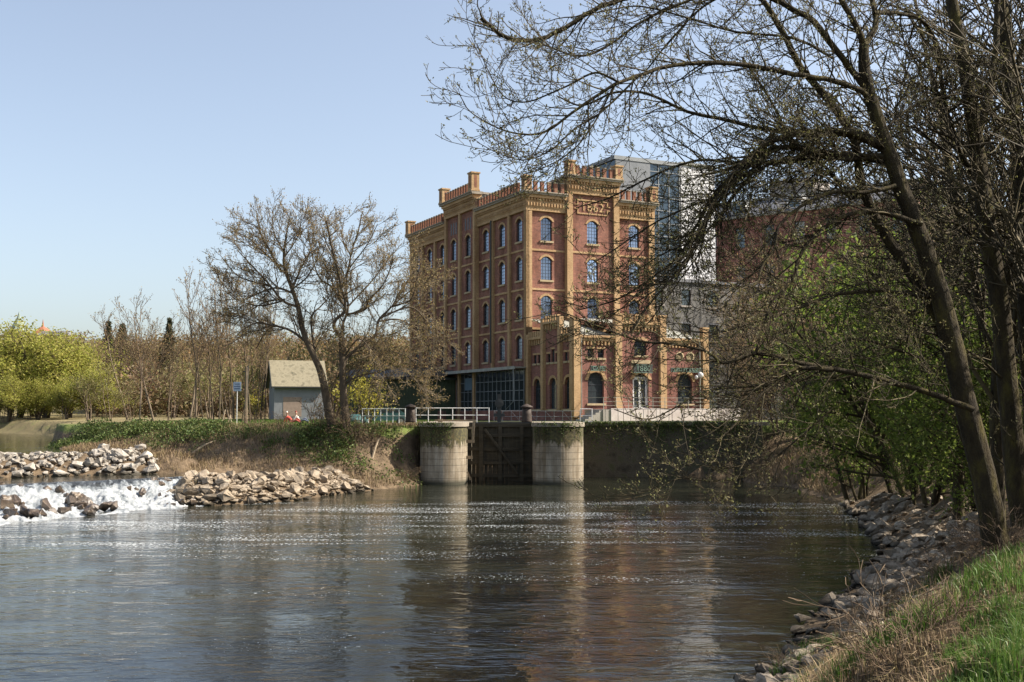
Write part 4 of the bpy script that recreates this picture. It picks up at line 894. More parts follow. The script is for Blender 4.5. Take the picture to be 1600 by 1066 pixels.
# ------------------------------------------------------------------ lock piers, gate, quay wall
def pier(name, label, cx, cy, r, y1, top, grp='stone lock piers'):
    e = empty(name, label, 'pier', (0, 0, 0), 0, grp)
    n = 28; out = [(cx+r*math.cos(a), cy+r*math.sin(a)) for a in np.linspace(math.pi, 2*math.pi, n)] + [(cx+r, y1), (cx-r, y1)]
    mb = MB(); zs = [-1.5, -.3] + [.42*k-.2 for k in range(1, 9)] + [top-.28]; m = len(out); base = len(mb.v)
    for z in zs:
        for (x, y) in out: mb.v.append((x, y, z))
    for k in range(len(zs)-1):
        for j in range(m): a = k*m+j; b = k*m+(j+1) % m; mb.f.append((a, b, b+m, a+m))
    mb.f.append(tuple((len(zs)-1)*m+j for j in range(m)))
    mb.build('shaft', M['pier'], e)
    cp = MB(); o2 = [(cx+(x-cx)*(1+.09/r), cy+(y-cy)*(1+.09/r) if y < cy else y) for x, y in out]
    for z in (top-.277, top): cp.v += [(x, y, z) for x, y in o2]
    for j in range(m): cp.f.append((j, (j+1) % m, (j+1) % m+m, j+m))
    cp.f += [tuple(range(m)), tuple(range(m, 2*m))]; cp.build('coping', M['lwood'] if False else M['cstone'], e)
    return e
pier('lock_pier', 'round nosed stone lock pier on the left of the timber gate', -4.62, 75.6, 1.53, 89, 4.08)
pier('lock_pier', 'round nosed stone lock pier on the right of the timber gate', 3.1, 75.6, 1.68, 84.5, 4.08)
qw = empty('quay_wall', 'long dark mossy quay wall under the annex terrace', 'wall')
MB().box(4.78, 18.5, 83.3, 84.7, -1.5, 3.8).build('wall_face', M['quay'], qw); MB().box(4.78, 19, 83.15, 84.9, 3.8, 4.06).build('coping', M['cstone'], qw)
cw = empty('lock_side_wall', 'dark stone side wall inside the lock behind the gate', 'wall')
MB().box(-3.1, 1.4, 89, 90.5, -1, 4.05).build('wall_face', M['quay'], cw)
lg = empty('lock_gate', 'dark wet timber lock gate with crossbars between the stone piers', 'gate', (0, 78.6, 0))
mb = MB(); x = -3.08
while x < 1.4: mb.box(x, x+.27, 0, .08, -.6, 3.75); x += .285
mb.build('planks', M['wood'], lg)
mb = MB()
for z in (.25, 1.15, 2.1, 3.05, 3.75): mb.box(-3.08, 1.42, -.16, -.01, z, z+.24)
mb.build('crossbars', M['lwood'] if False else M['wood'], lg)
MB().box(-2.3, -2.0, -.22, -.17, -.5, 3.9).box(-.95, -.7, -.22, -.17, -.5, 3.9).box(.55, .8, -.22, -.17, -.5, 3.9).build('posts', M['wood'], lg)
MB().bar((-1.9, -.25, 3.6), (.4, -.25, .5), .16).build('diagonal_brace', M['wood'], lg)
wk = empty('gate_walkway', 'narrow dark iron walkway across the top of the lock gate', 'walkway', (0, 79.2, 0))
MB().box(-3.3, 1.6, -.4, .7, 3.95, 4.06).build('deck', M['dark'], wk)
br_ = empty('timber_bracket', 'pale weathered timber bracket on the side of the left lock pier', 'bracket', (-3.0, 76.6, 0))
for a_, b_, c_, d_ in (((-2.2, -.4, 4.2), (.55, -.4, 4.2), .2, .12), ((.42, -.4, 4.13), (.35, -.4, 2.9), .16, .16), ((-.1, -.4, 2.8), (.45, -.4, 2.8), .14, .2), ((-.1, -.4, 1.72), (.35, -.4, 1.72), .14, .2), ((-.05, -.4, 3.7), (.33, -.4, 3.7), .14, .14), ((0, -.4, .75), (.2, -.4, .2), .1, .12)):
    MB().bar(a_, b_, c_, d_).build('beam', M['lwood'], br_)
MB().box(-2.0, -1.7, -.55, -.25, 4.08, 4.3).build('block', M['lwood'], br_)
def capstan(px, lab):
    p = at(px, 657, 76.6); e = empty('capstan', lab, 'bollard', (p.x, p.y, 4.08), 0, 'iron capstans on the lock piers')
    MB().lathe([(.37, 0), (.36, .1), (.33, .5), (.30, 1.0)], 20).build('drum', M['iron'], e, True)
    MB().lathe([(.42, 1.0), (.42, 1.05), (.30, 1.13), (.05, 1.24), (.01, 1.25)], 20).build('cap', M['iron'], e, True)
capstan(641.5, 'thick rusty iron capstan on the left lock pier beside the grass'); capstan(823, 'rusty iron capstan with a cone cap on the right lock pier')
def railing(name, label, p0, p1, z, h, n, mat, rails=(1.0, .52), r=.035, brace=False, grp=None):
    e = empty(name, label, 'railing', (p0[0], p0[1], z), 0, grp); d = Vector((p1[0]-p0[0], p1[1]-p0[1], 0))
    pm = MB().tube([(0, 0, 0), (0, 0, h)], r, 6).mesh('post', mat)
    for i in range(n+1): link('post', pm, e, d*(i/n))
    mb = MB()
    for k in rails: mb.tube([(0, 0, h*k-r), d+Vector((0, 0, h*k-r))], r*.9, 6)
    if brace:
        for i in range(0, n, 2): mb.tube([d*(i/n)+Vector((0, 0, h*.95)), d*((i+1)/n)+Vector((0, 0, .05))], r*.6, 5)
    mb.build('rails', mat, e)
a, b = at(566, 655, 80), at(633, 655, 79.5); railing('white_railing', 'white tube railing at the grass edge left of the thick capstan', (a.x, a.y), (b.x, b.y), 4.0, 1.05, 7, M['white'])
a, b = at(650, 655, 79.5), at(764, 655, 80); railing('white_railing', 'white tube railing between the two capstans in front of the glazed bays', (a.x, a.y), (b.x, b.y), 4.05, 1.05, 6, M['white'])
a, b = at(764, 655, 80), at(768, 655, 82.5)
a, b = at(772, 655, 86.5), at(906, 655, 86.2); railing('dark_railing', 'thin grey railing with slanted braces in front of the brown annex windows', (a.x, a.y), (b.x, b.y), 4.05, .85, 10, M['grey'], (1, .5, .1), .022, True)
a, b = at(907, 655, 84.2), at(925, 655, 84.2); railing('white_railing', 'short white railing panel at the left end of the quay wall', (a.x, a.y), (b.x, b.y), 4.06, 1.0, 1, M['white'], (1, .5, .05))
a, b = at(926, 655, 84.3), at(1105, 655, 84.3); railing('grey_railing', 'long thin grey railing on top of the quay wall before the terrace', (a.x, a.y), (b.x, b.y), 4.06, .95, 9, M['zinc'], (1, .06), .02)
p = at(780, 650, 80.4); wn = empty('gate_winch', 'tall dark iron winch post on the lock gate walkway', 'winch', (p.x, p.y, 4.06))
MB().box(-.13, .13, -.12, .12, 0, 2.0).box(-.4, .4, -.1, .1, .4, .62).build('post', M['dark'], wn); MB().lathe([(.32, 0), (.32, .06), (.1, .08)], 14).build('hand_wheel', M['dark'], wn, loc=(0, -.14, 1.35), rot=(math.pi/2, 0, 0))

# ------------------------------------------------------------------ signs, posts
p = at(370, 657, 88); z0 = Hs(p.x, p.y); sg = empty('notice_sign', 'small pale blue notice board on a thin white pole at the grass edge', 'sign', (p.x, p.y, z0), 0)
hgt = at(370, 597, 88).z-z0
MB().tube([(0, 0, -.2), (0, 0, hgt-.3)], .035, 6).build('pole', M['white'], sg)
bp = mat_plain('pale_blue_board', (.42, .50, .62), .5); MB().box(-.3, .3, -.06, -.03, hgt-.72, hgt).build('board', bp, sg)
for i, t_ in enumerate(('Kein', 'Baden', 'Wehr')): pass
MB().box(-.2, .2, -.065, -.06, hgt-.2, hgt-.14).box(-.25, .25, -.065, -.06, hgt-.38, hgt-.32).box(-.22, .22, -.065, -.06, hgt-.56, hgt-.50).build('lines_of_print', mat_plain('dark_blue_print', (.06, .09, .2), .5), sg)
p = at(384, 657, 89); z0 = Hs(p.x, p.y); h = at(384, 574, 89).z-z0; pl = empty('wooden_mast', 'tall grey wooden mast right of the blue notice board', 'post', (p.x, p.y, z0))
MB().tube([(0, 0, -.2), (0, 0, h)], [.15, .11], 8).build('shaft', M['bark3'], pl); MB().box(-.28, .05, -.06, .06, h-.4, h-.3).tube([(.1, 0, h*.3), (.1, 0, h+.1)], .05, 6).build('fittings', M['dark'], pl)
for (x0, y0, x1, y1, lab) in ((345, 668, 352, 640, 'pale slanting wooden stake sticking out of the brambles'), (355, 660, 360, 648, 'short pale stake leaning right beside the slanting one'), (363, 660, 359, 649, 'short pale stake leaning left next to the notice pole')):
    a = at(x0, y0, 84); b = at(x1, y1, 84.3); g = Hs(a.x, a.y); a.z = min(a.z, g); b.z = max(b.z, g+.9 if y0 > 662 else g+.6)
    tag(MB().tube([a, b], [.06, .045], 6).build('wooden_stake', M['lwood']), lab, 'stake', 'stakes on the grassy bank')
for k, (x0, y0, x1, y1, Y_) in enumerate(((243, 725, 277, 718, 74), (300, 716, 338, 717, 76), (580, 703, 592, 708, 73.2))):
    a, b = at(x0, y0, Y_), at(x1, y1, Y_+1); a.z = Hs(a.x, a.y)+.12; b.z = Hs(b.x, b.y)+.2
    tag(MB().tube([a, a.lerp(b, .5)+Vector((0, 0, .12)), b], [.09, .08, .04], 6).build('driftwood', M['lwood']), ('long bleached driftwood pole on the brown bank', 'thin driftwood branch above the tan boulders', 'short pale plank on the grass left of the pier')[k], 'driftwood')

# teal car behind the railing
p = at(600, 655, 92); z0 = Hs(p.x, 92); car = empty('parked_car', 'teal green car parked behind the white railing by the slatted barn', 'car', (p.x, 92, z0), R(8))
teal = mat_plain('teal_paint', (.05, .12, .115), .35); prof = [(-2.1, .35), (-2.12, .75), (-1.95, .88), (-1.1, .98), (-.55, 1.38), (.85, 1.42), (1.55, 1.0), (2.05, .9), (2.12, .55), (2.08, .35)]
mb = MB(); n = len(prof); mb.v = [(x, -.82, z) for x, z in prof]+[(x, .82, z) for x, z in prof]; mb.f = [tuple(range(n)), tuple(range(n, 2*n))]+[(i, (i+1) % n, (i+1) % n+n, i+n) for i in range(n)]; mb.build('body', teal, car)
MB().poly([(-1.0, -.83, 1.0), (.75, -.83, 1.0), (.75, -.83, 1.33), (-.5, -.83, 1.33)]).poly([(.82, -.83, 1.0), (1.4, -.83, 1.0), (.86, -.83, 1.34)]).build('side_windows', M['dglass'], car)
for x in (-1.3, 1.35):
    for y in (-.74, .74): wl2 = MB().lathe([(.31, -.1), (.31, .1)], 16).build('wheel', M['dark'], car, loc=(x, y, .31), rot=(math.pi/2, 0, 0)); MB().lathe([(.17, -.11), (.17, .11)], 12).build('rim', M['zinc'], wl2)
p = at(556, 655, 90); pv = empty('tarpaulin_heap', 'small teal tarpaulin heap behind the yellow blossoming bush', 'tarpaulin', (p.x, 90, Hs(p.x, 90)))
mb = MB().lathe([(1.0, 0), (.95, .35), (.6, .62), (.25, .72), (.02, .75)], 12); rr = random.Random(3)
mb.v = [(x+rr.uniform(-.1, .1), y*.6+rr.uniform(-.1, .1), z+rr.uniform(-.04, .04)) for x, y, z in mb.v]; mb.build('sheet', teal, pv)
# far church spire and gabled house roofs
p = at(25, 655, 520); ch = empty('church_spire', 'far pale church tower with a slim green spire above the lime green willows', 'church', (p.x, 520, 0))
hz_ = at(25, 487, 520).z; bz = at(25, 519, 520).z
MB().box(-3.8, 3.8, -3.8, 3.8, 10, bz).build('tower', M['conc'], ch); MB().lathe([(5.0, bz), (2.2, bz+(hz_-bz)*.45), (.9, bz+(hz_-bz)*.7), (.05, hz_)], 8).build('spire', mat_plain('copper_green', (.20, .25, .20), .7), ch)
p = at(63, 655, 480); c2 = empty('turret_house', 'far house with a red roof turret behind the willows', 'house', (p.x, 480, 0)); bz = at(63, 522, 480).z; tz = at(63, 510, 480).z
MB().box(-4, 4, -4, 4, 8, bz).build('wall', M['conc'], c2); MB().lathe([(4.8, bz), (3.2, bz+(tz-bz)*.5), (.5, tz)], 6).lathe([(.5, tz), (.05, tz+3)], 6).build('roof', mat_plain('red_tiles', (.33, .12, .07), .8), c2)
p = at(84, 655, 470); c3 = empty('dark_roofed_house', 'far house with a low dark roof on the skyline', 'house', (p.x, 470, 0)); bz = at(84, 524, 470).z; tz = at(84, 517, 470).z
MB().box(-6, 6, -4, 4, 8, bz).build('wall', M['conc'], c3); MB().poly([(-7, -5, bz-.3), (7, -5, bz-.3), (5, 0, tz), (-5, 0, tz)]).poly([(-7, 5, bz-.3), (7, 5, bz-.3), (5, 0, tz), (-5, 0, tz)]).poly([(-7, -5, bz-.3), (-7, 5, bz-.3), (-5, 0, tz)]).poly([(7, -5, bz-.3), (7, 5, bz-.3), (5, 0, tz)]).build('roof', M['slate'], c3)

# ------------------------------------------------------------------ people sitting on the grass
def skin(name, pts, edges, mat, parent, sub=2, root=0):
    me = bpy.data.meshes.new(name); me.from_pydata([p[:3] for p in pts], edges, []); me.materials.append(mat); o = link(name, me, parent)
    md = o.modifiers.new('skin', 'SKIN'); md.use_smooth_shade = True
    for i, v in enumerate(me.skin_vertices[0].data):
        rr_ = pts[i][3]; v.radius = (rr_, rr_) if not isinstance(rr_, tuple) else rr_; v.use_root = (i == root)
    ss = o.modifiers.new('sub', 'SUBSURF'); ss.levels = sub; ss.render_levels = sub
    return o
SK = mat_plain('skin', (.48, .28, .2), .6)
def person(px, Y, rz, top, trousers, hairc, lab, lean=.35):
    p = at(px, 655, Y); e = empty('person', lab, 'person', (p.x, Y, Hs(p.x, Y)), rz, 'people resting on the lawn')
    # local x = forward; sits on the ground leaning back on the hands
    hx, hz = 0, .13; nx, nz = -.30*lean/.35, .60; hd = (nx-.02, nz+.23)
    J = [(hx, 0, hz, .13), (-.10, 0, .3, .125), (-.2, 0, .45, .14), (nx, 0, nz, .055), (nx+.0, 0, nz+.09, .055), (hd[0], 0, hd[1]-.03, .085), (hd[0]+.02, 0, hd[1]+.07, .085)]
    E = [(0, 1), (1, 2), (2, 3), (3, 4), (4, 5), (5, 6)]
    for s in (-1, 1):
        b = len(J); J += [(nx+.03, s*.17, nz-.08, .055), (nx-.1, s*.22, .36, .042), (nx-.2, s*.24, .07, .03), (nx-.24, s*.25, .03, .026)]; E += [(2, b), (b, b+1), (b+1, b+2), (b+2, b+3)]
        for k in range(5): c = len(J); J.append((nx-.24-.05-.012*(2-abs(k-2)), s*.25+(k-2)*.022, .015, .008)); E.append((b+3, c))
        b = len(J); J += [(.06, s*.10, .12, .085), (.42, s*.13, .42 if s > 0 else .30, .06), (.72, s*.14, .10, .042), (.76, s*.14, .04, .04), (.90, s*.15, .05, .028)]; E += [(0, b), (b, b+1), (b+1, b+2), (b+2, b+3), (b+3, b+4)]
    body = skin('body', J, E, SK, e)
    T = [(hx-.01, 0, hz+.02, .145), (-.10, 0, .3, .14), (-.2, 0, .46, .155), (nx+.0, 0, nz-.01, .075)]; Et = [(0, 1), (1, 2), (2, 3)]
    for s in (-1, 1): b = len(T); T += [(nx+.03, s*.17, nz-.08, .07), (nx-.1, s*.22, .36, .056), (nx-.18, s*.235, .13, .045)]; Et += [(2, b), (b, b+1), (b+1, b+2)]
    skin('jacket', T, Et, top, e)
    T = [(hx-.02, 0, hz, .15)]; Et = []
    for s in (-1, 1): b = len(T); T += [(.06, s*.10, .125, .1), (.42, s*.13, .42 if s > 0 else .30, .075), (.70, s*.14, .13, .058)]; Et += [(0, b), (b, b+1), (b+1, b+2)]
    skin('trousers', T, Et, trousers, e)
    skin('hair', [(hd[0]-.03, 0, hd[1]+.0, .085), (hd[0]-.01, 0, hd[1]+.1, .085), (hd[0]+.05, 0, hd[1]+.13, .05)], [(0, 1), (1, 2)], hairc, e)
    fc_ = MB()
    for s in (-1, 1): fc_.lathe([(.012, 0), (.001, .008)], 6, (0, 0, 0)) if False else fc_.box(hd[0]+.098, hd[0]+.106, s*.035-.012, s*.035+.012, hd[1]+.015, hd[1]+.03)
    fc_.box(hd[0]+.095, hd[0]+.104, -.025, .025, hd[1]-.06, hd[1]-.05); fc_.build('eyes_and_mouth', M['dark'], e)
    MB().tube([(hd[0]+.09, 0, hd[1]+.02), (hd[0]+.125, 0, hd[1]-.025), (hd[0]+.1, 0, hd[1]-.03)], [.008, .016, .012], 6).build('nose', SK, e)
    for s in (-1, 1): MB().lathe([(.028, -.008), (.03, .0), (.02, .008)], 8, ).build('ear', SK, e, True, loc=(hd[0], s*.088, hd[1]+.01), rot=(math.pi/2, 0, 0))
    for s in (-1, 1): skin('shoe', [(.74, s*.14, .05, .05), (.86, s*.15, .05, .042), (.95, s*.155, .05, .032)], [(0, 1), (1, 2)], M['dark'], e)
redm = mat_plain('red_fabric', (.55, .06, .04), .8); jean = mat_plain('grey_denim', (.13, .16, .22), .9); whm = mat_plain('white_fabric', (.7, .66, .6), .9)
person(456, 87, R(-12), redm, mat_plain('faded_red_fabric', (.45, .10, .07), .9), whm, 'person in red sitting on the lawn with a white head scarf', .45)
person(468, 87.8, R(-5), whm, jean, mat_plain('dark_red_cap', (.30, .05, .03), .8), 'person in white top and grey jeans leaning back beside the one in red', .3)
# ------------------------------------------------------------------ vegetation
def vnorm(a): m = math.sqrt(a[0]*a[0]+a[1]*a[1]+a[2]*a[2])+1e-9; return (a[0]/m, a[1]/m, a[2]/m)
def sprout(rg, out, tips, p, d, L, r, lvl, P):
    """grows one branch and its children; P holds one tuple per level:
       (segments, spacing, angle, length ratio, z bias at start, z bias at end, wiggle, radius ratio)"""
    seg, sp, ang, ratio, z0, z1, wig, rr = P['lv'][lvl]
    pts = [p]; rad = [r]; dirs = [d]; st = L/seg
    for k in range(seg):
        t = (k+1)/seg; zb = z0+(z1-z0)*t
        d = vnorm((d[0]+rg.gauss(0, wig), d[1]+rg.gauss(0, wig), d[2]+rg.gauss(0, wig*.8)+zb))
        p = (p[0]+d[0]*st, p[1]+d[1]*st, p[2]+d[2]*st); pts.append(p); rad.append(max(P['rmin'], r*(1-t*.72))); dirs.append(d)
    out[min(lvl, len(out)-1)].append((pts, rad))
    last = lvl+1 >= len(P['lv'])
    if last:
        tips.append((pts[-1], d))
        if P.get('side', 0):
            for _ in range(P['side']): k = rg.randint(1, seg); tips.append((pts[k], dirs[k]))
        return
    n = max(1, int(L*P.get('start', .8)/sp)); ratio_ = ratio
    for i in range(n):
        t = 1-P.get('start', .8)*(1-(i+rg.random())/n) if n > 1 else rg.random(); t = min(.98, max(.12, t)); f = t*seg; k = min(int(f), seg-1); f -= k
        a, b = pts[k], pts[k+1]; q = (a[0]+(b[0]-a[0])*f, a[1]+(b[1]-a[1])*f, a[2]+(b[2]-a[2])*f); dd = dirs[k+1]
        v = vnorm((rg.gauss(0, 1), rg.gauss(0, 1), rg.gauss(0, .8)+P.get('updir', 0))); c = dd[0]*v[0]+dd[1]*v[1]+dd[2]*v[2]; v = vnorm((v[0]-c*dd[0], v[1]-c*dd[1], v[2]-c*dd[2]))
        an = ang*rg.uniform(.7, 1.3); ca, sa = math.cos(an), math.sin(an)
        sprout(rg, out, tips, q, vnorm((dd[0]*ca+v[0]*sa, dd[1]*ca+v[1]*sa, dd[2]*ca+v[2]*sa)), L*ratio*(1.15-.65*t)*rg.uniform(.6, 1.25), max(P['rmin'], rad[k]*rr), lvl+1, P)
def catmull(P, n):
    P = [np.array(p, dtype=float) for p in P]; Q = [2*P[0]-P[1]]+P+[2*P[-1]-P[-2]]; out = []
    for i in range(1, len(Q)-2):
        for k in range(n):
            t = k/n; a, b, c, d = Q[i-1:i+3]; out.append(.5*((2*b)+(-a+c)*t+(2*a-5*b+4*c-d)*t*t+(-a+3*b-3*c+d)*t**3))
    out.append(Q[-2]); return out
def make_leaves(rng, tips, n, size, jit, droop=0, aspect=.55):
    if not tips: return None
    T = np.array([t[0] for t in tips]); Pn = np.repeat(T, n, axis=0)+rng.normal(size=(len(T)*n, 3))*jit
    return leaves_np(rng, Pn, size*rng.uniform(.6, 1.3, len(Pn)), aspect, droop)
def tree_parts(name, root, big, thin, leaf, mb, mt, ml, leafname, bigsides=7, thinname='twigs', share=None):
    me = np_mesh('trunk', *tubes_np(big, bigsides), mb, True); link('trunk', me, root)
    if thin: me = np_mesh(thinname, *tubes_np(thin, 3), mt); tag(link(thinname, me, root), kind=None)
    if leaf is not None: link(leafname, np_mesh(leafname, *leaf, ml), root)
    return root
def shift(lines, o): return [([(p[0]-o[0], p[1]-o[1], p[2]-o[2]) for p in P], r) for P, r in lines]

def limb_tree(name, label, cat, seed, Y0, limbs, P, spacing, clen, bud, mats, leafname='buds', ease=.35, group=None):
    rg = random.Random(seed); rng = np.random.default_rng(seed); big, out, tips = [], [[], []], []
    base = None
    for li, (dy0, dy1, r0, r1, pts) in enumerate(limbs):
        n = len(pts); W = [at(x, y, Y0+dy0+(dy1-dy0)*(i/(n-1))**1.2) for i, (x, y) in enumerate(pts)]
        if base is None: base = W[0].copy()
        sub = 5; Q = catmull(W, sub); m = len(Q); yk = Y0/F
        rf_ = .78 if r0 > 8.5 and li in (0, 3, 4) else (.68 if li == 0 else (.62 if Y0 < 30 else .5))
        rad = [max(.006, rf_*(r0+(r1-r0)*(i/(m-1))**.8)*yk) for i in range(m)]
        for i in range(1, m-1): Q[i] = Q[i]+np.array([rg.gauss(0, .12), rg.gauss(0, .12), rg.gauss(0, .12)])*min(rad[i]*1.2, .05)
        big.append(([tuple(q) for q in Q], rad))
        if spacing <= 0: continue
        cum = [0]
        for a, b in zip(Q, Q[1:]): cum.append(cum[-1]+float(np.linalg.norm(b-a)))
        s = cum[-1]*(.45 if li == 0 else .06)
        while s < cum[-1]:
            k = max(i for i in range(m) if cum[i] <= s); k = min(k, m-2); f = (s-cum[k])/(cum[k+1]-cum[k]+1e-9); q = Q[k]+(Q[k+1]-Q[k])*f; d = vnorm(tuple(Q[k+1]-Q[k])); t = s/cum[-1]
            v = vnorm((rg.gauss(0, 1), rg.gauss(0, 1), rg.gauss(0, 1))); c = sum(a*b for a, b in zip(d, v)); v = vnorm(tuple(v[i]-c*d[i] for i in range(3)))
            an = rg.uniform(.45, 1.15); dd = vnorm(tuple(d[i]*math.cos(an)+v[i]*math.sin(an) for i in range(3)))
            rr = rad[k]; s += spacing*rg.uniform(.5, 1.5)*(1.0 if rr < .05 else 1.35)
            sprout(rg, out, tips, tuple(q), dd, clen*rg.uniform(.5, 1.3)*(1.1-.45*t), min(rr*.55, P['r0']), 0, P)
    root = empty(name, label, cat, base, 0, group)
    nb, bs, jit = bud; lf = make_leaves(rng, tips, nb, bs, jit)
    lf = (lf[0]-np.array(base), lf[1])
    thick = out[0]; thin = out[1]
    me = np_mesh('trunk', *tubes_np(shift(big, base), 9), mats[0], True); link('trunk', me, root)
    link('branches', np_mesh('branches', *tubes_np(shift(thick, base), 4), mats[1], True), root)
    link('twigs', np_mesh('twigs', *tubes_np(shift(thin, base), 3), mats[1]), root)
    link(leafname, np_mesh(leafname, *lf, mats[2]), root)
    return root

# the big leaning tree whose boughs hang over the river
PA = dict(lv=[(7, .17, .75, .42, -.10, .10, .13, .6), (5, .13, .7, .45, .0, .22, .16, .6), (3, .2, .6, .5, .05, .25, .15, .6)], rmin=.0052, r0=.017, side=1, start=.85)
LA = [
 (0, -.5, 27, 10, [(1556, 850), (1540, 760), (1508, 630), (1480, 505), (1455, 420), (1430, 350), (1405, 285), (1380, 215), (1360, 152), (1350, 108), (1350, 70)]),
 (-.5, -.8, 9, 6, [(1350, 72), (1335, 35), (1312, -5), (1290, -60)]), (-.5, .4, 9, 6, [(1350, 72), (1368, 40), (1364, 5), (1350, -70)]),
 (.2, .3, 13, 5, [(1500, 600), (1455, 478), (1410, 409), (1370, 345), (1345, 285), (1335, 220), (1297, 159), (1270, 128), (1247, 98), (1217, 40), (1192, 0), (1160, -50)]),
 (-.2, 1.2, 6, 3, [(1345, 285), (1329, 310), (1290, 262), (1240, 222), (1200, 150), (1160, 90)]),
 (-.4, -1.2, 9, 5, [(1358, 150), (1345, 128), (1315, 90), (1285, 50), (1268, 30), (1238, 15), (1200, -5), (1120, -18), (1020, -12), (940, 10), (880, 45), (840, 62), (790, 58), (752, 28)]),
 (-.5, -2.0, 4, 1.2, [(1120, -18), (1010, 30), (950, 72), (905, 88), (850, 70), (800, 60)]),
 (-.4, -2.5, 8, 4, [(1362, 160), (1345, 142), (1300, 126), (1240, 116), (1180, 104), (1110, 98), (1050, 103), (1000, 117), (960, 132)]),
 (-2.5, -2.9, 4, .8, [(960, 132), (905, 168), (856, 204), (818, 210), (778, 200), (735, 175), (717, 146)]), (-2.5, -1.6, 3, .8, [(965, 128), (930, 114), (887, 134), (825, 159), (787, 150), (762, 109), (746, 70)]),
 (-2.4, -3.4, 2.6, .8, [(1000, 117), (940, 175), (900, 200), (860, 235), (820, 250), (780, 240), (745, 222)]), (-2, -3, 2.2, .8, [(960, 132), (930, 190), (895, 235), (850, 262), (815, 272), (790, 262)]),
 (-.4, 1.5, 8, 2, [(1378, 228), (1340, 208), (1260, 205), (1200, 203), (1131, 187), (1075, 175), (1012, 147), (960, 145), (910, 165), (870, 150)]),
 (-.3, -2, 9, 2, [(1382, 235), (1330, 207), (1260, 207), (1210, 220), (1170, 245), (1135, 285), (1108, 330), (1085, 385), (1055, 430), (1015, 475), (985, 520)]),
 (-.3, -1, 7, 1.5, [(1386, 245), (1300, 240), (1230, 228), (1170, 250), (1120, 300), (1090, 350), (1060, 400), (1010, 440), (960, 470), (900, 485)]),
 (0, 1.5, 6, 1.5, [(1390, 255), (1310, 245), (1240, 250), (1190, 262), (1150, 300), (1120, 345), (1085, 375), (1030, 400), (970, 440)]),
 (0, 1, 5, 1.5, [(1240, 250), (1160, 255), (1100, 250), (1050, 262), (1000, 285), (950, 310), (900, 325)]), (0, -1.6, 4, 1.2, [(1200, 245), (1130, 300), (1080, 322), (1020, 350), (960, 390), (920, 415)]),
 (-.5, -2.6, 6, 1.8, [(1400, 290), (1356, 300), (1306, 300), (1277, 309), (1243, 329), (1216, 355), (1210, 388), (1190, 418), (1184, 441), (1159, 459), (1153, 490)]),
 (-.5, -1.8, 7, 2, [(1440, 350), (1375, 331), (1336, 333), (1297, 349), (1262, 380), (1247, 408), (1237, 437), (1205, 475), (1190, 520), (1170, 580)]),
 (0, -1.5, 5, 1, [(1480, 470), (1380, 455), (1300, 462), (1240, 485), (1190, 500), (1120, 520), (1050, 515)]),
 (-1, -3.0, 8, 1.2, [(1520, 640), (1440, 610), (1330, 582), (1258, 569), (1211, 556), (1174, 554), (1132, 567), (1100, 548), (1045, 537), (1000, 533), (940, 512), (860, 480)]),
 (-1.5, -2.6, 6, 1.5, [(1300, 578), (1249, 576), (1211, 599), (1185, 621), (1150, 662), (1120, 690)]), (-1.5, -3, 3, 1, [(1211, 600), (1160, 605), (1100, 612), (1050, 640), (1010, 655), (960, 640)]),
 (0, -1, 4, 1, [(1440, 560), (1380, 540), (1330, 530), (1280, 560), (1240, 640), (1215, 700)]), (0, 1.4, 4, 2, [(1380, 215), (1400, 185), (1440, 160), (1500, 148), (1540, 155), (1600, 175)]),
 (-1, -3, 2.5, .8, [(1300, 640), (1230, 700), (1180, 738), (1120, 752), (1060, 748), (1015, 772), (960, 783)]), (-.2, 2, 6, 2, [(1365, 20), (1410, 22), (1445, 35), (1470, 80), (1490, 130)]),
 (0, 1, 5, 2, [(1350, -40), (1280, -60), (1180, -30), (1100, 10), (1050, 60), (1010, 110)]), (0, -2, 4, 1.5, [(1300, 90), (1240, 60), (1150, 50), (1080, 30), (1000, 10), (930, 20)]),
]
rj = random.Random(17)
for a in (13, 14, 15, 14):
    d0, d1, r0, r1, pp = LA[a]; ox, oy = rj.uniform(-35, 35), rj.uniform(-20, 25); n_ = len(pp)
    LA.append((d0, d1+rj.uniform(-1.5, 2), r0*.55, 1, [pp[0]] + [(x+ox*(i+1)/n_+rj.uniform(-8, 8), y+oy*(i+1)/n_+rj.uniform(-8, 8)) for i, (x, y) in enumerate(pp[1:])]))
limb_tree('leaning_tree', 'big dark leaning tree with long bare boughs arching over the river', 'tree', 4, 21.5, LA, PA, .155, 1.5, (2, .045, .02), (M['bark'], M['twig'], M['bud']))
PB = dict(lv=[(6, .22, .7, .45, .0, .08, .13, .6), (5, .18, .7, .45, .05, .12, .15, .6), (3, .2, .6, .5, .05, .2, .15, .6)], rmin=.005, r0=.03, side=1, start=.85)
LB = [(0, 0, 24, 11, [(1603, 850), (1590, 760), (1578, 640), (1562, 480), (1542, 355), (1533, 280), (1524, 220), (1516, 160), (1505, 90), (1490, 20), (1480, -60)]),
      (0, 1, 12, 7, [(1524, 220), (1545, 150), (1556, 70), (1560, -50)]), (.4, -1, 9, 3, [(1533, 290), (1500, 240), (1480, 180), (1470, 120), (1458, 60), (1430, 25), (1385, 5)]),
      (0, 1, 8, 5, [(1562, 480), (1590, 380), (1600, 250), (1570, 150), (1545, 100)]), (0, 2, 22, 14, [(1640, 860), (1620, 700), (1606, 520), (1602, 350), (1590, 220), (1575, 100), (1560, -50)]),
      (0, -1, 5, 1.5, [(1550, 400), (1500, 352), (1450, 350), (1400, 380)]), (0, -1, 5, 1.5, [(1516, 160), (1470, 150), (1430, 130), (1400, 170)]), (0, -2, 4, 1.5, [(1575, 600), (1530, 560), (1490, 540), (1450, 560)])]
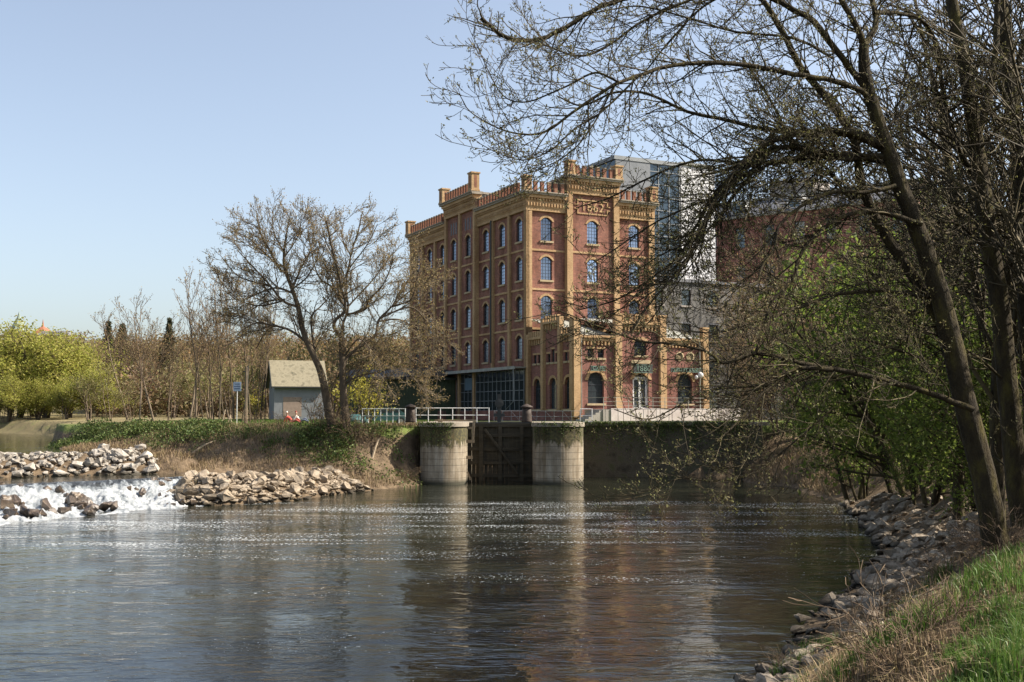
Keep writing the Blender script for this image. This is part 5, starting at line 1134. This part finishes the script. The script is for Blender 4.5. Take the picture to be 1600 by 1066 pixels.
limb_tree('bank_tree', 'dark mossy double trunked tree at the right edge behind the leaning tree', 'tree', 7, 23.5, LB, PB, .2, 1.8, (3, .04, .02), (M['bark'], M['twig'], M['bud']))

# the two trees on the grassy point
PC = dict(lv=[(6, .22, .6, .5, .02, .07, .11, .6), (4, .17, .6, .5, .05, .12, .13, .6), (3, .25, .6, .5, .05, .12, .13, .6)], rmin=.013, r0=.045, side=1, start=.85)
LC = [(0, 0, 9, 6, [(548, 700), (540, 650), (536, 600), (535, 555), (534, 528)]),
      (0, -2, 6, 3, [(534, 528), (522, 512), (526, 498), (538, 488), (539, 470), (533, 450), (530, 430), (522, 400), (515, 370), (510, 345)]), (0, 1, 4.5, 2, [(535, 530), (536, 508), (544, 480), (541, 450), (548, 400), (560, 360), (565, 335)]),
      (0, 3, 6, 1.5, [(537, 570), (546, 555), (566, 540), (586, 524), (592, 500), (613, 478), (626, 455), (640, 435), (648, 410)]), (0, -2, 4, 1.2, [(540, 492), (569, 485), (577, 468), (595, 450), (610, 420), (615, 390)]),
      (0, 2, 4, 1.2, [(539, 480), (520, 450), (500, 435), (490, 410), (485, 380)]), (0, -1, 4, 1, [(538, 600), (560, 588), (590, 582), (620, 575), (645, 590), (662, 612)]), (0, 2, 3, 1, [(590, 502), (625, 500), (655, 520), (675, 552), (688, 580)]),
      (0, 2, 3, 1, [(592, 498), (640, 480), (665, 500), (685, 520), (690, 560)]), (0, 1, 3, 1, [(575, 545), (605, 548), (640, 560), (660, 590), (668, 625)]), (1, 3, 3, 1, [(613, 478), (640, 455), (662, 440), (680, 450)]), (0, -3, 3, 1, [(536, 560), (560, 530), (580, 548), (600, 580), (590, 620)])]
LC += [(0, -1, 3, 1, [(533, 452), (546, 420), (574, 382), (590, 350)]), (0, 2, 3, 1, [(545, 478), (580, 440), (610, 402), (628, 380)]), (0, 1, 2.5, 1, [(548, 400), (535, 372), (538, 340)]), (0, -2, 3, 1, [(613, 478), (640, 470), (650, 445), (655, 420)])]
limb_tree('spreading_tree', 'upright budding tree with a spreading crown on the grassy point beside the mill', 'tree', 11, 75, LC, PC, .34, 2.4, (2, .10, .09), (M['bark2'], M['twig3'], M['catkin']), 'catkins', group='budding trees on the grassy point')
LD = [(0, 0, 10, 1.0, [(524, 690), (513, 640), (504, 592), (495, 566), (475, 522), (466, 480), (456, 450), (445, 420), (444, 390), (448, 365), (452, 345)]), (0, -2, 5, 1.3, [(466, 480), (442, 470), (422, 446), (400, 422), (384, 405), (370, 390)]),
      (0, 2, 5, 1.3, [(486, 540), (456, 518), (430, 510), (415, 520), (400, 545)]), (0, 2, 4, 1.2, [(455, 455), (470, 420), (485, 390), (492, 350)]), (0, -1, 4, 1.2, [(458, 458), (430, 450), (400, 460), (375, 470), (352, 455)]), (0, 1, 4, 1.2, [(440, 425), (420, 390), (405, 360), (395, 350)]),
      (0, 3, 4, 1.2, [(495, 567), (486, 500), (500, 480), (512, 465), (508, 440)]), (0, 2, 3, 1, [(445, 468), (415, 472), (385, 490), (365, 510)]), (0, -2, 3, 1, [(424, 448), (395, 440), (370, 430), (345, 400)]), (0, -2, 4, 1, [(430, 510), (400, 505), (375, 520), (360, 540)])]
LD += [(0, -1, 3, 1, [(448, 422), (420, 402), (388, 372), (366, 362)]), (0, 1, 3, 1, [(457, 452), (482, 430), (498, 395), (500, 352)]), (0, 1, 2.5, 1, [(445, 395), (428, 365), (425, 338)]), (0, -1, 2.5, 1, [(446, 400), (465, 370), (472, 335)]), (0, 2, 3, 1, [(440, 471), (405, 478), (372, 468), (345, 440)])]
limb_tree('spreading_tree', 'left leaning budding tree growing out of the grassy point in front of the grey house', 'tree', 12, 75.5, LD, PC, .34, 2.4, (2, .10, .09), (M['bark2'], M['twig3'], M['catkin']), 'catkins', group='budding trees on the grassy point')

# generated trees: one of a kind is built, further ones are copies of its meshes
def gen_tree(seed, h, r0, P, nb, bs, jit, mats, leafname, stems=1, lean=.12, thinlvl=1, trunkfrac=.5):
    rg = random.Random(seed); rng = np.random.default_rng(seed); out = [[], [], []]; tips = []
    for s in range(stems):
        a = rg.uniform(0, 6.28); l = lean*rg.uniform(.4, 1.6)+(0 if stems == 1 else .12); d = vnorm((math.cos(a)*l, math.sin(a)*l, 1))
        sprout(rg, out, tips, (math.cos(a)*.15*(stems > 1), math.sin(a)*.15*(stems > 1), -.4), d, h*(trunkfrac if stems == 1 else trunkfrac*rg.uniform(.7, 1.05)), r0*(1 if stems == 1 else .6), 0, P)
    lf = make_leaves(rng, tips, nb, bs, jit) if nb else None
    big = out[0]; thin = out[1]+out[2]
    ms = [('trunk', np_mesh('trunk', *tubes_np(big, 6), mats[0], True)), ('branches', np_mesh('branches', *tubes_np(thin, 3), mats[1]))]
    if lf is not None: ms.append((leafname, np_mesh(leafname, *lf, mats[2])))
    zmax = max(p[0][2] for p in tips); return ms, zmax
def place(name, label, cat, proto, x, y, height=None, rz=0, group=None, z=None, sx=1):
    ms, zm = proto; k = (height/zm) if height else 1
    e = empty(name, label, cat, (x, y, Hs(x, y) if z is None else z), rz, group); e.scale = (k*sx, k*sx, k)
    for n, me in ms: link(n, me, e)
    return e
def pxy(px, Y): v = at(px, 650, Y); return v.x, Y
G4 = lambda a0=.55, up=.12, sp=(.8, .5, .33), rt=(.62, .5, .45): [(9, sp[0], a0, rt[0], up*.1, up*.3, .05, .5), (6, sp[1], .65, rt[1], up*.5, up, .10, .55), (5, sp[2], .65, rt[2], up*.5, up, .13, .6), (3, .4, .6, .5, up, up, .14, .6)]
bare = [gen_tree(21+i, 14, .13, dict(lv=G4(), rmin=.019, side=1, start=.75, updir=.4), 2, .15, .1, (M['bark3'], M['twig2'], M['catkin']), 'catkins', trunkfrac=.78) for i in range(3)]
slim = [gen_tree(31+i, 14, .09, dict(lv=G4(.35, .2, (.6, .45, .33), (.44, .47, .45)), rmin=.018, side=1, start=.68, updir=.6), 2, .14, .1, (M['bark2'], M['twig2'], M['catkin']), 'catkins', trunkfrac=.85) for i in range(2)]
rust = [gen_tree(41+i, 11, .16, dict(lv=G4(.6), rmin=.012, side=1, start=.75, updir=.3), 4, .26, .3, (M['bark3'], M['twig2'], M['orange']), 'foliage', trunkfrac=.7) for i in range(2)]
oliv = [gen_tree(51+i, 9, .16, dict(lv=G4(.65), rmin=.012, side=1, start=.8, updir=.2), 5, .24, .3, (M['bark3'], M['twig2'], M['olive']), 'foliage', stems=3, trunkfrac=.7) for i in range(2)]
will = [gen_tree(61+i*7, 16, .45, dict(lv=G4(.8, .03, (.8, .75, .6), (.68, .55, .5)), rmin=.03, side=2, start=.85), (15, 10)[i], .34, .6, (M['bark2'], M['twig'], M['lime']), 'foliage', stems=3, trunkfrac=.62) for i in range(2)]
yelb = gen_tree(71, 4, .08, dict(lv=G4(.5, .1, (.3, .3, .3)), rmin=.01, side=1, start=.85), 6, .12, .14, (M['bark2'], M['twig'], M['yellow']), 'blossom', stems=5, trunkfrac=.6)
def band(z, x): return ('left of the bare pair' if x < 150 else 'behind the bare pair')
for i, (px, Y, h, k, lab) in enumerate((( -10, 196, 13.5, 0, 'lime green willow cut off by the left edge of the view'), (28, 190, 15.8, 1, 'tallest lime green willow below the church spire'), (72, 188, 14.5, 0, 'broad lime green willow left of the willow with the bent fork'),
      (108, 186, 13.5, 1, 'lime green willow with the rounded right shoulder above the meadow'), (-40, 205, 14, 1, 'back lime green willow at the far left'), (55, 205, 14, 0, 'back lime green willow under the red turret'), (12, 176, 7, 1, 'low lime green willow at the water by the left edge'), (60, 177, 6.5, 0, 'low lime green willow hiding the trunks below the tallest willow'), (105, 175, 6.5, 1, 'low lime green willow below the rounded shoulder'), (140, 172, 7.5, 0, 'rightmost low lime green willow at the meadow corner'))):
    x, y = pxy(px, Y); place('willow', lab, 'tree', will[k], x, y, h, i*1.3, 'lime green willows on the far bank', sx=1.35)
for i, (px, Y, h, k, lab) in enumerate(((140, 150, 6.5, 0, 'round olive brown bush at the water corner of the meadow'), (172, 145, 7.5, 1, 'larger olive brown bush behind the brambles left of the bare pair'), (45, 178, 5.0, 0, 'low olive bush at the foot of the willows'),
      (398, 112, 8, 1, 'olive bushy tree at the left gable of the grey house'), (585, 125, 9, 0, 'olive bushy tree above the slatted barn'), (520, 118, 9.5, 1, 'olive tree rising behind the grey house roof'), (330, 130, 7, 0, 'olive bush among the slim trunks'),
      (452, 122, 8.5, 0, 'olive bushy tree right behind the grey house ridge'), (270, 150, 8, 1, 'olive bush in the meadow right of the bare pair'), (645, 130, 9, 1, 'olive bushy tree against the left corner of the mill'),
      (5, 176, 4.5, 1, 'low olive bush at the water line by the left edge'), (100, 172, 5.5, 0, 'olive bush at the foot of the willow shoulder'), (20, 180, 6, 0, 'olive bush under the tallest willow'), (205, 140, 5, 1, 'small olive bush in the meadow left of the twin bare stems'), (305, 150, 7.5, 1, 'olive bush behind the first slim trunks'),
      (362, 140, 8, 0, 'olive bush behind the blue notice board'), (425, 140, 9, 1, 'olive bush tucked behind the mast and the house gable'))):
    x, y = pxy(px, Y); place('olive_bush', lab, 'bush', oliv[k], x, y, h, i*2.1, 'olive brown bushes')
for i, (px, Y, h, k, lab) in enumerate(((160, 230, 14, 0, 'rust brown tree on the slope right of the willows'), (205, 225, 15, 1, 'rust brown tree behind the bare pair'), (250, 220, 15, 0, 'rust brown tree below the dark conifer'), (295, 210, 15, 1, 'rust brown tree left of the slim grove'),
      (340, 200, 14, 0, 'rust brown tree behind the slim grove'), (385, 190, 14, 1, 'rust brown tree behind the notice board'), (430, 170, 13, 0, 'rust brown tree over the gable of the grey house'), (475, 165, 12, 1, 'rust brown tree between the two budding trees'),
      (560, 160, 12, 0, 'rust brown tree right of the upright budding tree'), (610, 150, 11.5, 1, 'rust brown tree left of the mill corner'), (120, 240, 13, 1, 'rust brown tree half behind the willow shoulder'), (655, 150, 10, 0, 'rust brown tree beside the mill end'),
      (512, 150, 11, 0, 'rust brown tree framed by the fork of the budding tree'))):
    x, y = pxy(px, Y); place('rust_tree', lab, 'tree', rust[k], x, y, h, i*1.7, 'rust brown trees beyond the meadow')
for i, (px, Y, h, k, lab) in enumerate(((219, 98, 9.6, 0, 'bare tree with twin stems in the meadow, left of the bare pair'), (242, 100, 12.2, 1, 'tall bare tree standing in the meadow'), (263, 112, 8.5, 2, 'small bare sapling right of the tall bare tree'),
      (296, 108, 12.0, 2, 'bare tree with a crooked trunk left of the slim grove'), (200, 150, 15.5, 1, 'distant bare tree above the rust brown slope'), (160, 210, 15, 0, 'distant thin bare tree on the skyline right of the willows'))):
    x, y = pxy(px, Y); place('bare_tree', lab, 'tree', bare[k], x, y, h, i*2.3+1, 'bare trees in the meadow')
sg_ = random.Random(8); wds = ['first', 'second', 'third', 'fourth', 'fifth', 'sixth', 'seventh', 'eighth', 'ninth', 'tenth', 'eleventh', 'twelfth']
for i, px in enumerate((306, 318, 327, 335, 343, 352, 366, 378, 391, 400, 407, 414)):
    x, y = pxy(px, 94+sg_.uniform(-3, 10)); place('slim_tree', f'{wds[i]} slim bare trunk from the left in the grove between meadow and grey house', 'tree', slim[i % 2], x, y, sg_.uniform(9.5, 13.5), sg_.uniform(0, 6), 'slim trunks of the grove')
for i, (px, Y, h, lab) in enumerate(((570, 86, 3.2, 'bright yellow blossoming bush right of the upright budding tree'), (556, 92, 4.4, 'taller yellow blossoming bush behind the budding trunks'), (404, 105, 2.6, 'small yellow bush near the house gable'))):
    x, y = pxy(px, Y); place('yellow_bush', lab, 'bush', yelb, x, y, h, i*2, 'yellow bushes')
# conifers on the skyline
def conifer(seed, h=14):
    rg = random.Random(seed); rng = np.random.default_rng(seed); P = []; thin = []
    for k in range(620):
        t = rg.random()**.8; z = h*(.12+.88*t); r = (1-t)*h*.25*rg.uniform(.5, 1.1)+.03; a = rg.uniform(0, 6.28); thin.append(([(0, 0, z+.3), (math.cos(a)*r*.5, math.sin(a)*r*.5, z+.15), (math.cos(a)*r, math.sin(a)*r, z-.25*r)], [.05, .03, .015]))
        for s in (.4, .6, .8, 1): P.append((math.cos(a)*r*s, math.sin(a)*r*s, z-.25*r*s))
    P = np.array(P); P = np.repeat(P, 3, 0)+rng.normal(size=(len(P)*3, 3))*.12
    return [('trunk', np_mesh('trunk', *tubes_np([([(0, 0, -.5), (0, 0, h*.5), (0, 0, h)], [.22, .13, .03])], 6), M['bark2'], True)), ('branches', np_mesh('branches', *tubes_np(thin, 3), M['bark2'])), ('needles', np_mesh('needles', *leaves_np(rng, P, .3, .5, .3), M['conifer']))], h
con = conifer(3)
for i, (px, Y, h, lab) in enumerate(((166, 226, 23, 'pointed dark conifer on the skyline, the leftmost'), (188, 224, 23, 'dark conifer on the skyline in the middle of the three'), (262, 220, 21, 'dark rounded conifer on the skyline, the rightmost'))):
    x, y = pxy(px, Y); v = at(px, (503, 508, 499)[i], Y); place('conifer', lab, 'tree', con, x, y, v.z-Hs(x, y), i, 'dark conifers on the skyline', sx=(1.0, 1.3, 1.0)[i])

# far wood on the hill: one mass
rng = np.random.default_rng(77); n = 5200; px_ = rng.uniform(-250, 900, n); Yf = 185+300*rng.random(n)**1.3; Yf = np.where(px_ < 150, Yf+60, Yf); cx = (px_-800)/F*Yf; cz = H(cx, Yf)
Pn = []; rad = rng.uniform(2.2, 4.2, n)
for k in range(n):
    m = 55; d = rng.normal(size=(m, 3)); d /= np.linalg.norm(d, axis=1, keepdims=True); d[:, 2] *= 1.15
    Pn.append(np.array([cx[k], Yf[k], cz[k]+rad[k]*1.25])+d*rad[k]*rng.uniform(.6, 1, (m, 1)))
Pn = np.concatenate(Pn); tag(link('far_wood', np_mesh('far_wood', *leaves_np(rng, Pn, rng.uniform(.45, 1.15, len(Pn)), .5), M['farwood'])), 'brown spring wood covering the distant hillside', 'wood', kind='stuff')

# right bank: leafy and twiggy trees
PG = dict(lv=[(8, .35, .75, .6, .02, .04, .10, .55), (6, .24, .75, .5, .0, .03, .14, .6), (4, .26, .7, .5, .0, .02, .15, .6)], rmin=.008, side=2, start=.85)
leafy = [gen_tree(81+i, 8, .13, PG, 6, .14, .16, (M['bark'], M['twig'], M['green']), 'foliage', stems=4, trunkfrac=.75) for i in range(2)]
PT = dict(lv=[(9, .36, .6, .5, .03, .05, .07, .45), (7, .28, .7, .5, -.02, .02, .12, .55), (5, .28, .7, .5, .0, .03, .15, .6), (3, .3, .6, .5, .0, .1, .15, .6)], rmin=.011, side=0, start=.8)
twg = [gen_tree(91+i, 14, .16, PT, 1, .07, .03, (M['bark'], M['twig'], M['bud']), 'buds', stems=1+i, trunkfrac=.8) for i in range(2)]
twb = gen_tree(95, 13, .16, PT, 2, .13, .08, (M['bark3'], M['twig2'], M['catkin']), 'buds', stems=3, trunkfrac=.75)
for i, (px, Y, h, k, lab) in enumerate(((1345, 58, 6.5, 0, 'green leafy bush at the water edge nearest the sunlit spit'), (1400, 53, 8.5, 1, 'broad green leafy bush overhanging the shore'), (1455, 45, 8.5, 0, 'green leafy tree behind the second stem of the leaning tree'),
      (1510, 40, 8.5, 1, 'green leafy tree left of the leaning trunk'), (1575, 36, 8.0, 0, 'green leafy tree between the leaning trunk and the right edge trunk'), (1610, 34, 8.5, 1, 'green leafy tree at the right edge'), (1410, 62, 11.5, 0, 'tall green leafy tree rising behind the shore bushes'),
      (1425, 47, 4.0, 1, 'low green bush above the stony shore'), (1530, 33, 4.0, 0, 'low green bush above the dark stones'), (1245, 80, 4.5, 1, 'pale green bush on the spit at the end of the quay wall'), (1480, 52, 12.5, 1, 'tall green leafy tree far behind the leaning trunk'), (1580, 48, 12, 0, 'tall green leafy tree far behind the edge trunk'),
      (1285, 80, 6.5, 0, 'green leafy tree at the corner of the quay'), (1352, 72, 8.5, 1, 'tall green leafy tree between the quay and the shore bushes'), (1425, 50, 13, 0, 'tall green leafy tree rising left of the leaning trunk'), (1500, 43, 10, 0, 'green leafy tree close behind the leaning trunk'), (1560, 31, 6, 1, 'low green bush behind the double trunk'))):
    x, y = pxy(px, Y); place('leafy_bush', lab, 'bush', leafy[k], x, y, h, i*1.9, 'green leafy bushes on the right bank')
for i, (px, Y, h, lab) in enumerate(((1190, 113, 18, 'brown twiggy tree half covering the left end of the warehouse'), (1320, 112, 19, 'tall brown twiggy tree over the right half of the warehouse'), (1255, 114, 20, 'tallest brown twiggy tree in the middle before the warehouse'), (1222, 84.5, 13, 'dense brown twiggy tree in front of the warehouse'), (1296, 83, 13.5, 'brown twiggy tree right of the warehouse plant room'), (1345, 80, 14.5, 'brown twiggy tree behind the green bushes'), (1160, 90, 6.5, 'small brown twiggy tree beside the terrace end'))):
    x, y = pxy(px, Y); place('twiggy_tree', lab, 'tree', twb, x, y, h, i*1.4, 'brown twiggy trees before the warehouse')
for i, (px, Y, h, k, lab) in enumerate(((1492, 37, 17, 0, 'thin dark bare tree left of the double trunked tree'), (1555, 29, 17, 0, 'dark bare tree close behind the double trunk'), (1600, 32, 18, 1, 'dark bare two stemmed tree at the right edge'),
      (1520, 40, 18, 0, 'dark bare tree seen between the two big trunks'), (1700, 22, 15, 0, 'dark bare tree far right of the double trunk'), (1330, 58, 17, 1, 'dark bare tree over the shore bushes'))):
    x, y = pxy(px, Y); place('dark_bare_tree', lab, 'tree', twg[k], x, y, h, i*1.1, 'dark bare trees on the right bank')
for i, (x, y, h) in enumerate(((15.5, 17.5, 8), (18.5, 22, 9.5), (21.5, 27, 10.5), (13.6, 14.2, 5.5), (20, 18, 10), (24, 24, 12))):
    place('leafy_bush', ('leafy tree outside the view that shades the leaning trunk', 'tall leafy tree outside the view on the right', 'leafy tree outside the view behind the edge trunks', 'lower leafy tree outside the view near the grass', 'farthest leafy tree outside the view to the right', 'leafy tree outside the view beside the slate roofed house')[i], 'bush', leafy[i % 2], x, y, h, i, 'green leafy bushes on the right bank')

# brambles, dry grass and lawn
def scatter(n, f, rg): return [f(rg) for _ in range(n)]
rng = np.random.default_rng(5)
def along(L, n, rng):
    L = np.array(L); seg = np.hypot(*np.diff(L, axis=0).T); cum = np.concatenate([[0], np.cumsum(seg)]); s = rng.uniform(0, cum[-1], n); k = np.clip(np.searchsorted(cum, s)-1, 0, len(seg)-1)
    f = ((s-cum[k])/seg[k])[:, None]; return L[k]*(1-f)+L[k+1]*f
def blades(rng, P, h, lean=.35, w=.012):  # h may vary per blade
    n = len(P); a = rng.uniform(0, 6.28, n); l = np.abs(rng.normal(0, lean, n)); hh = h*rng.uniform(.5, 1.3, n)
    dx, dy = np.cos(a)*l*hh, np.sin(a)*l*hh; t = rng.uniform(0, 6.28, n); wx, wy = np.cos(t)*w, np.sin(t)*w
    V = np.empty((n, 6, 3)); z = P[:, 2]
    V[:, 0] = np.stack([P[:, 0]-wx, P[:, 1]-wy, z-.03], 1); V[:, 1] = np.stack([P[:, 0]+wx, P[:, 1]+wy, z-.03], 1)
    V[:, 2] = np.stack([P[:, 0]+dx*.35+wx*.8, P[:, 1]+dy*.35+wy*.8, z+hh*.6], 1); V[:, 3] = np.stack([P[:, 0]+dx*.35-wx*.8, P[:, 1]+dy*.35-wy*.8, z+hh*.6], 1)
    V[:, 4] = np.stack([P[:, 0]+dx+wx*.15, P[:, 1]+dy+wy*.15, z+hh*(1-l*.4)], 1); V[:, 5] = np.stack([P[:, 0]+dx-wx*.15, P[:, 1]+dy-wy*.15, z+hh*(1-l*.4)], 1)
    i = np.arange(n)[:, None]*6; Fq = np.concatenate([i+np.array([[0, 1, 2, 3]]), i+np.array([[3, 2, 4, 5]])]); return V.reshape(-1, 3), Fq
def onground(xy, dz=0): return np.stack([xy[:, 0], xy[:, 1], H(xy[:, 0], xy[:, 1])+dz], 1)
# brambles along the top edge of the point
E_ = [(-6.9, 75.6), (-8.5, 74.3), (-10.2, 74.3), (-15.6, 76.5), (-22, 82), (-31.5, 91), (-38, 95)]
c = along(E_, 900, rng)+rng.normal(size=(900, 2))*np.array([1.0, .9])-np.array([0, 1.1]); c = c[(c[:, 0] < -10.5) | (rng.random(900) < .35)]; g = onground(c)
lump = fbm(g[:, 0]*.55, g[:, 1]*.9, 61, 3); g[:, 2] += (lump-.42)*1.1 - .45*((g[:, 0] > -20.5) & (g[:, 0] < -14.5)); P = np.repeat(g, 60, 0); d = rng.normal(size=P.shape); d /= np.linalg.norm(d, axis=1, keepdims=True); P = P+d*np.array([.75, .6, .42])*rng.uniform(.5, 1, (len(P), 1))+np.array([0, 0, .05])
tag(link('bramble_thicket', np_mesh('bramble_thicket', *leaves_np(rng, P, rng.uniform(.09, .2, len(P)), .65), M['bramble'])), 'green brambles along the edge of the grassy point', 'brambles', kind='stuff')
xy = np.stack([rng.uniform(-34, -3.5, 60000), rng.uniform(57, 92, 60000)], 1); g = onground(xy); dsh = dist_line(g[:, 0], g[:, 1], SH_LEFT); kk = (g[:, 2] > .12) & inside(g[:, 0], g[:, 1], LAND) & (g[:, 2] < 3.75) & ~((g[:, 0] > -16.5) & (g[:, 0] < -9.5) & (g[:, 1] < 66)); g = g[kk & (g[:, 2] > 1.15*(g[:, 0] < -17))]
tag(link('dry_grass', np_mesh('dry_grass', *blades(rng, g, .36, .8, .016), M['bstraw'])), 'dry brown grass and stalks on the bank slope of the point', 'dry grass', kind='stuff')
xy = np.stack([rng.uniform(-36, -4.5, 110000), rng.uniform(73, 100, 110000)], 1); g = onground(xy); g = g[(g[:, 2] > 3.55) & inside(g[:, 0], g[:, 1], TOP)]
tag(link('lawn_grass', np_mesh('lawn_grass', *blades(rng, g, .16, .5, .018), M['grassb'])), 'green lawn grass on top of the grassy point', 'grass', kind='stuff')
# bare brown scrub at the foot of the two trees
SB = [gen_tree(101+i, 2.2, .03, dict(lv=[(6, .22, .7, .7, .0, -.05, .18, .6), (5, .18, .7, .6, .0, .0, .2, .6), (3, .2, .6, .5, 0, 0, .2, .6)], rmin=.008, side=0, start=.9), 1, .07, .05, (M['bark3'], M['twig2'], M['catkin']), 'dead_leaves', stems=7, trunkfrac=.75) for i in range(2)]
for i, (px, Y, h, lab) in enumerate(((548, 74.3, 2.4, 'tangled brown scrub around the foot of the upright budding tree'), (500, 77, 2.4, 'brown scrub in front of the grey house, left of the leaning trunk foot'), (524, 75.5, 2.0, 'brown scrub at the foot of the left leaning tree'), (575, 74, 1.2, 'low brown scrub right of the budding tree foot'),
      (640, 73.6, 1.2, 'dry scrub at the foot of the left lock pier'), (400, 80, 1.4, 'dry scrub on the bramble bank below the notice board'), (440, 78, 1.3, 'dry scrub on the bramble bank below the grey house'), (1150, 84.6, 2.2, 'round brown scrub on the quay at the terrace end'), (1175, 84.8, 2.6, 'taller brown scrub where the quay wall meets the trees'), (1128, 84.8, 1.4, 'low brown scrub on the quay edge beside the terrace'))):
    x, y = pxy(px, Y); place('scrub', lab, 'bush', SB[i % 2], x, y, h, i*1.3, 'brown scrub')
# creepers hanging from pier tops and quay wall
def hang(x0, x1, y, n, L, off):
    P = []
    for _ in range(n):
        x = rng.uniform(x0, x1); l = L*rng.random()**1.5
        for s in np.linspace(0, 1, 12): P.append((x+rng.normal()*.08, y(x)-off-rng.random()*.12, 4.05-l*s+rng.normal()*.04))
    return np.array(P)
yp1 = lambda x: 75.6-math.sqrt(max(0, 1.53**2-(x+4.62)**2)); yp2 = lambda x: 75.6-math.sqrt(max(0, 1.68**2-(x-3.1)**2))
P = np.concatenate([hang(-6.3, -3.9, yp1, 70, 1.7, .05), hang(1.5, 4.7, yp2, 70, 1.3, .05)])
tag(link('creeper', np_mesh('creeper', *leaves_np(rng, P, rng.uniform(.05, .13, len(P)), .7, .5), M['bramble'])), 'green creeper trailing down from the tops of the lock piers', 'creeper', kind='stuff')
P = hang(4.9, 17.5, lambda x: 83.2, 420, 2.6, .05); tag(link('wall_creeper', np_mesh('wall_creeper', *leaves_np(rng, P, rng.uniform(.07, .16, len(P)), .7, .5), M['bramble'])), 'dark creeper on the quay wall below the terrace', 'creeper', kind='stuff')
# spit at the end of the quay wall
xy = np.stack([rng.uniform(12.5, 24, 16000), rng.uniform(62, 84, 16000)], 1); g = onground(xy); g = g[(g[:, 2] > .08)]
tag(link('spit_grass', np_mesh('spit_grass', *blades(rng, g, .5, .8, .02), M['bstraw'])), 'sunlit dry grass on the spit at the end of the quay wall', 'dry grass', kind='stuff')
# near bank
xy = np.stack([rng.uniform(1, 9, 210000), rng.uniform(4, 14.0, 210000)], 1); g = onground(xy); m_ = fbm(g[:, 0]*.9, g[:, 1]*.9, 40, 3); gg = g[(g[:, 2]+m_*1.3 > 3.0) & (g[:, 0] > 2.95+(g[:, 1]-7.6)*.566+(m_-.45)*2.2)]
tag(link('near_grass', np_mesh('near_grass', *blades(rng, gg, .05+.24*fbm(gg[:, 0]*2.2, gg[:, 1]*2.2, 71, 3), .6, .005), M['grassb'])), 'bright green grass on top of the near bank', 'grass', kind='stuff')
cl = []
for (x, y, s) in [(rng.uniform(1.5, 9), rng.uniform(10, 22), rng.uniform(.08, .28)) for _ in range(60)]:
    m = int(260*s/.2); cl.append(np.stack([x+rng.normal(0, s, m), y+rng.normal(0, s, m)], 1))
g = onground(np.concatenate(cl)); g = g[g[:, 2] > .05]
tag(link('grass_tufts', np_mesh('grass_tufts', *blades(rng, g, .26, .45, .006), M['grassb'])), 'scattered green tufts among the shore stones', 'grass', kind='stuff')
xy = np.stack([rng.uniform(-1, 11, 42000), rng.uniform(8, 22, 42000)], 1); g = onground(xy); m_ = fbm(g[:, 0]*.8, g[:, 1]*.8, 55, 3); g = g[(g[:, 2] > .35) & (g[:, 2] < 2.7) & ((g[:, 1] < 14.5) | (m_ > .56)) & (m_ > .48)]
tag(link('dry_stalks', np_mesh('dry_stalks', *blades(rng, g, .34, .8, .0042), M['straw'])), 'pale dry stalks on the near bank slope', 'dry grass', kind='stuff')
xy = np.stack([rng.uniform(-1, 12, 70000), rng.uniform(7, 26, 70000)], 1); g = onground(xy, .012); g = g[g[:, 2] > .25]
tag(link('leaf_litter', np_mesh('leaf_litter', *leaves_np(rng, g, rng.uniform(.02, .07, len(g)), .6), M['bstraw'])), 'brown leaf litter on the near bank', 'leaf litter', kind='stuff')
xy = np.stack([rng.uniform(1, 9, 90000), rng.uniform(6, 17, 90000)], 1); g = onground(xy); m_ = fbm(g[:, 0]*1.1, g[:, 1]*1.1, 81, 3); g = g[(g[:, 2] > 1.3) & (m_ > .30)]
tag(link('dead_grass', np_mesh('dead_grass', *blades(rng, g, .13, .9, .005), M['bstraw'])), 'short dead grass mixed into the green of the near bank', 'dead grass', kind='stuff')
# twiggy brush at the trunk foot and on the shore
BR = [gen_tree(111+i, 1.2, .012, dict(lv=[(6, .12, .7, .7, .0, -.03, .2, .6), (4, .12, .7, .6, .0, .0, .2, .6), (3, .1, .6, .5, 0, 0, .2, .6)], rmin=.0035, side=0, start=.9), 0, .03, .02, (M['bark3'], M['twig2'], M['catkin']), 'x', stems=9, trunkfrac=.8) for i in range(2)]
for i, (px, py, h, lab) in enumerate(((1500, 860, .8, 'tangle of pale dead sticks left of the leaning trunk foot'), (1545, 850, .9, 'tangle of dead sticks at the foot of the leaning trunk'), (1590, 855, .8, 'tangle of dead sticks at the foot of the edge trunk'), (1470, 905, .7, 'loose dead sticks on the shaded slope'),
      (1330, 1010, .6, 'dry forked brush on the lower near bank'), (1420, 1000, .8, 'reddish dry brush standing in the stalks'), (1240, 1050, .55, 'dry brush at the bottom edge near the water'), (1380, 1050, .6, 'dry brush at the bottom edge in the middle of the bank'), (1460, 990, .5, 'small dry brush beside the green grass'))):
    best = None
    for Yk in np.arange(6, 30, .25):
        v = at(px, py, Yk)
        if v.z < Hs(v.x, v.y)+.02: best = v; break
    if best is not None: place('dead_brush', lab, 'brush', BR[i % 2], best.x, best.y, h, i*1.5, 'dead brush on the near bank')
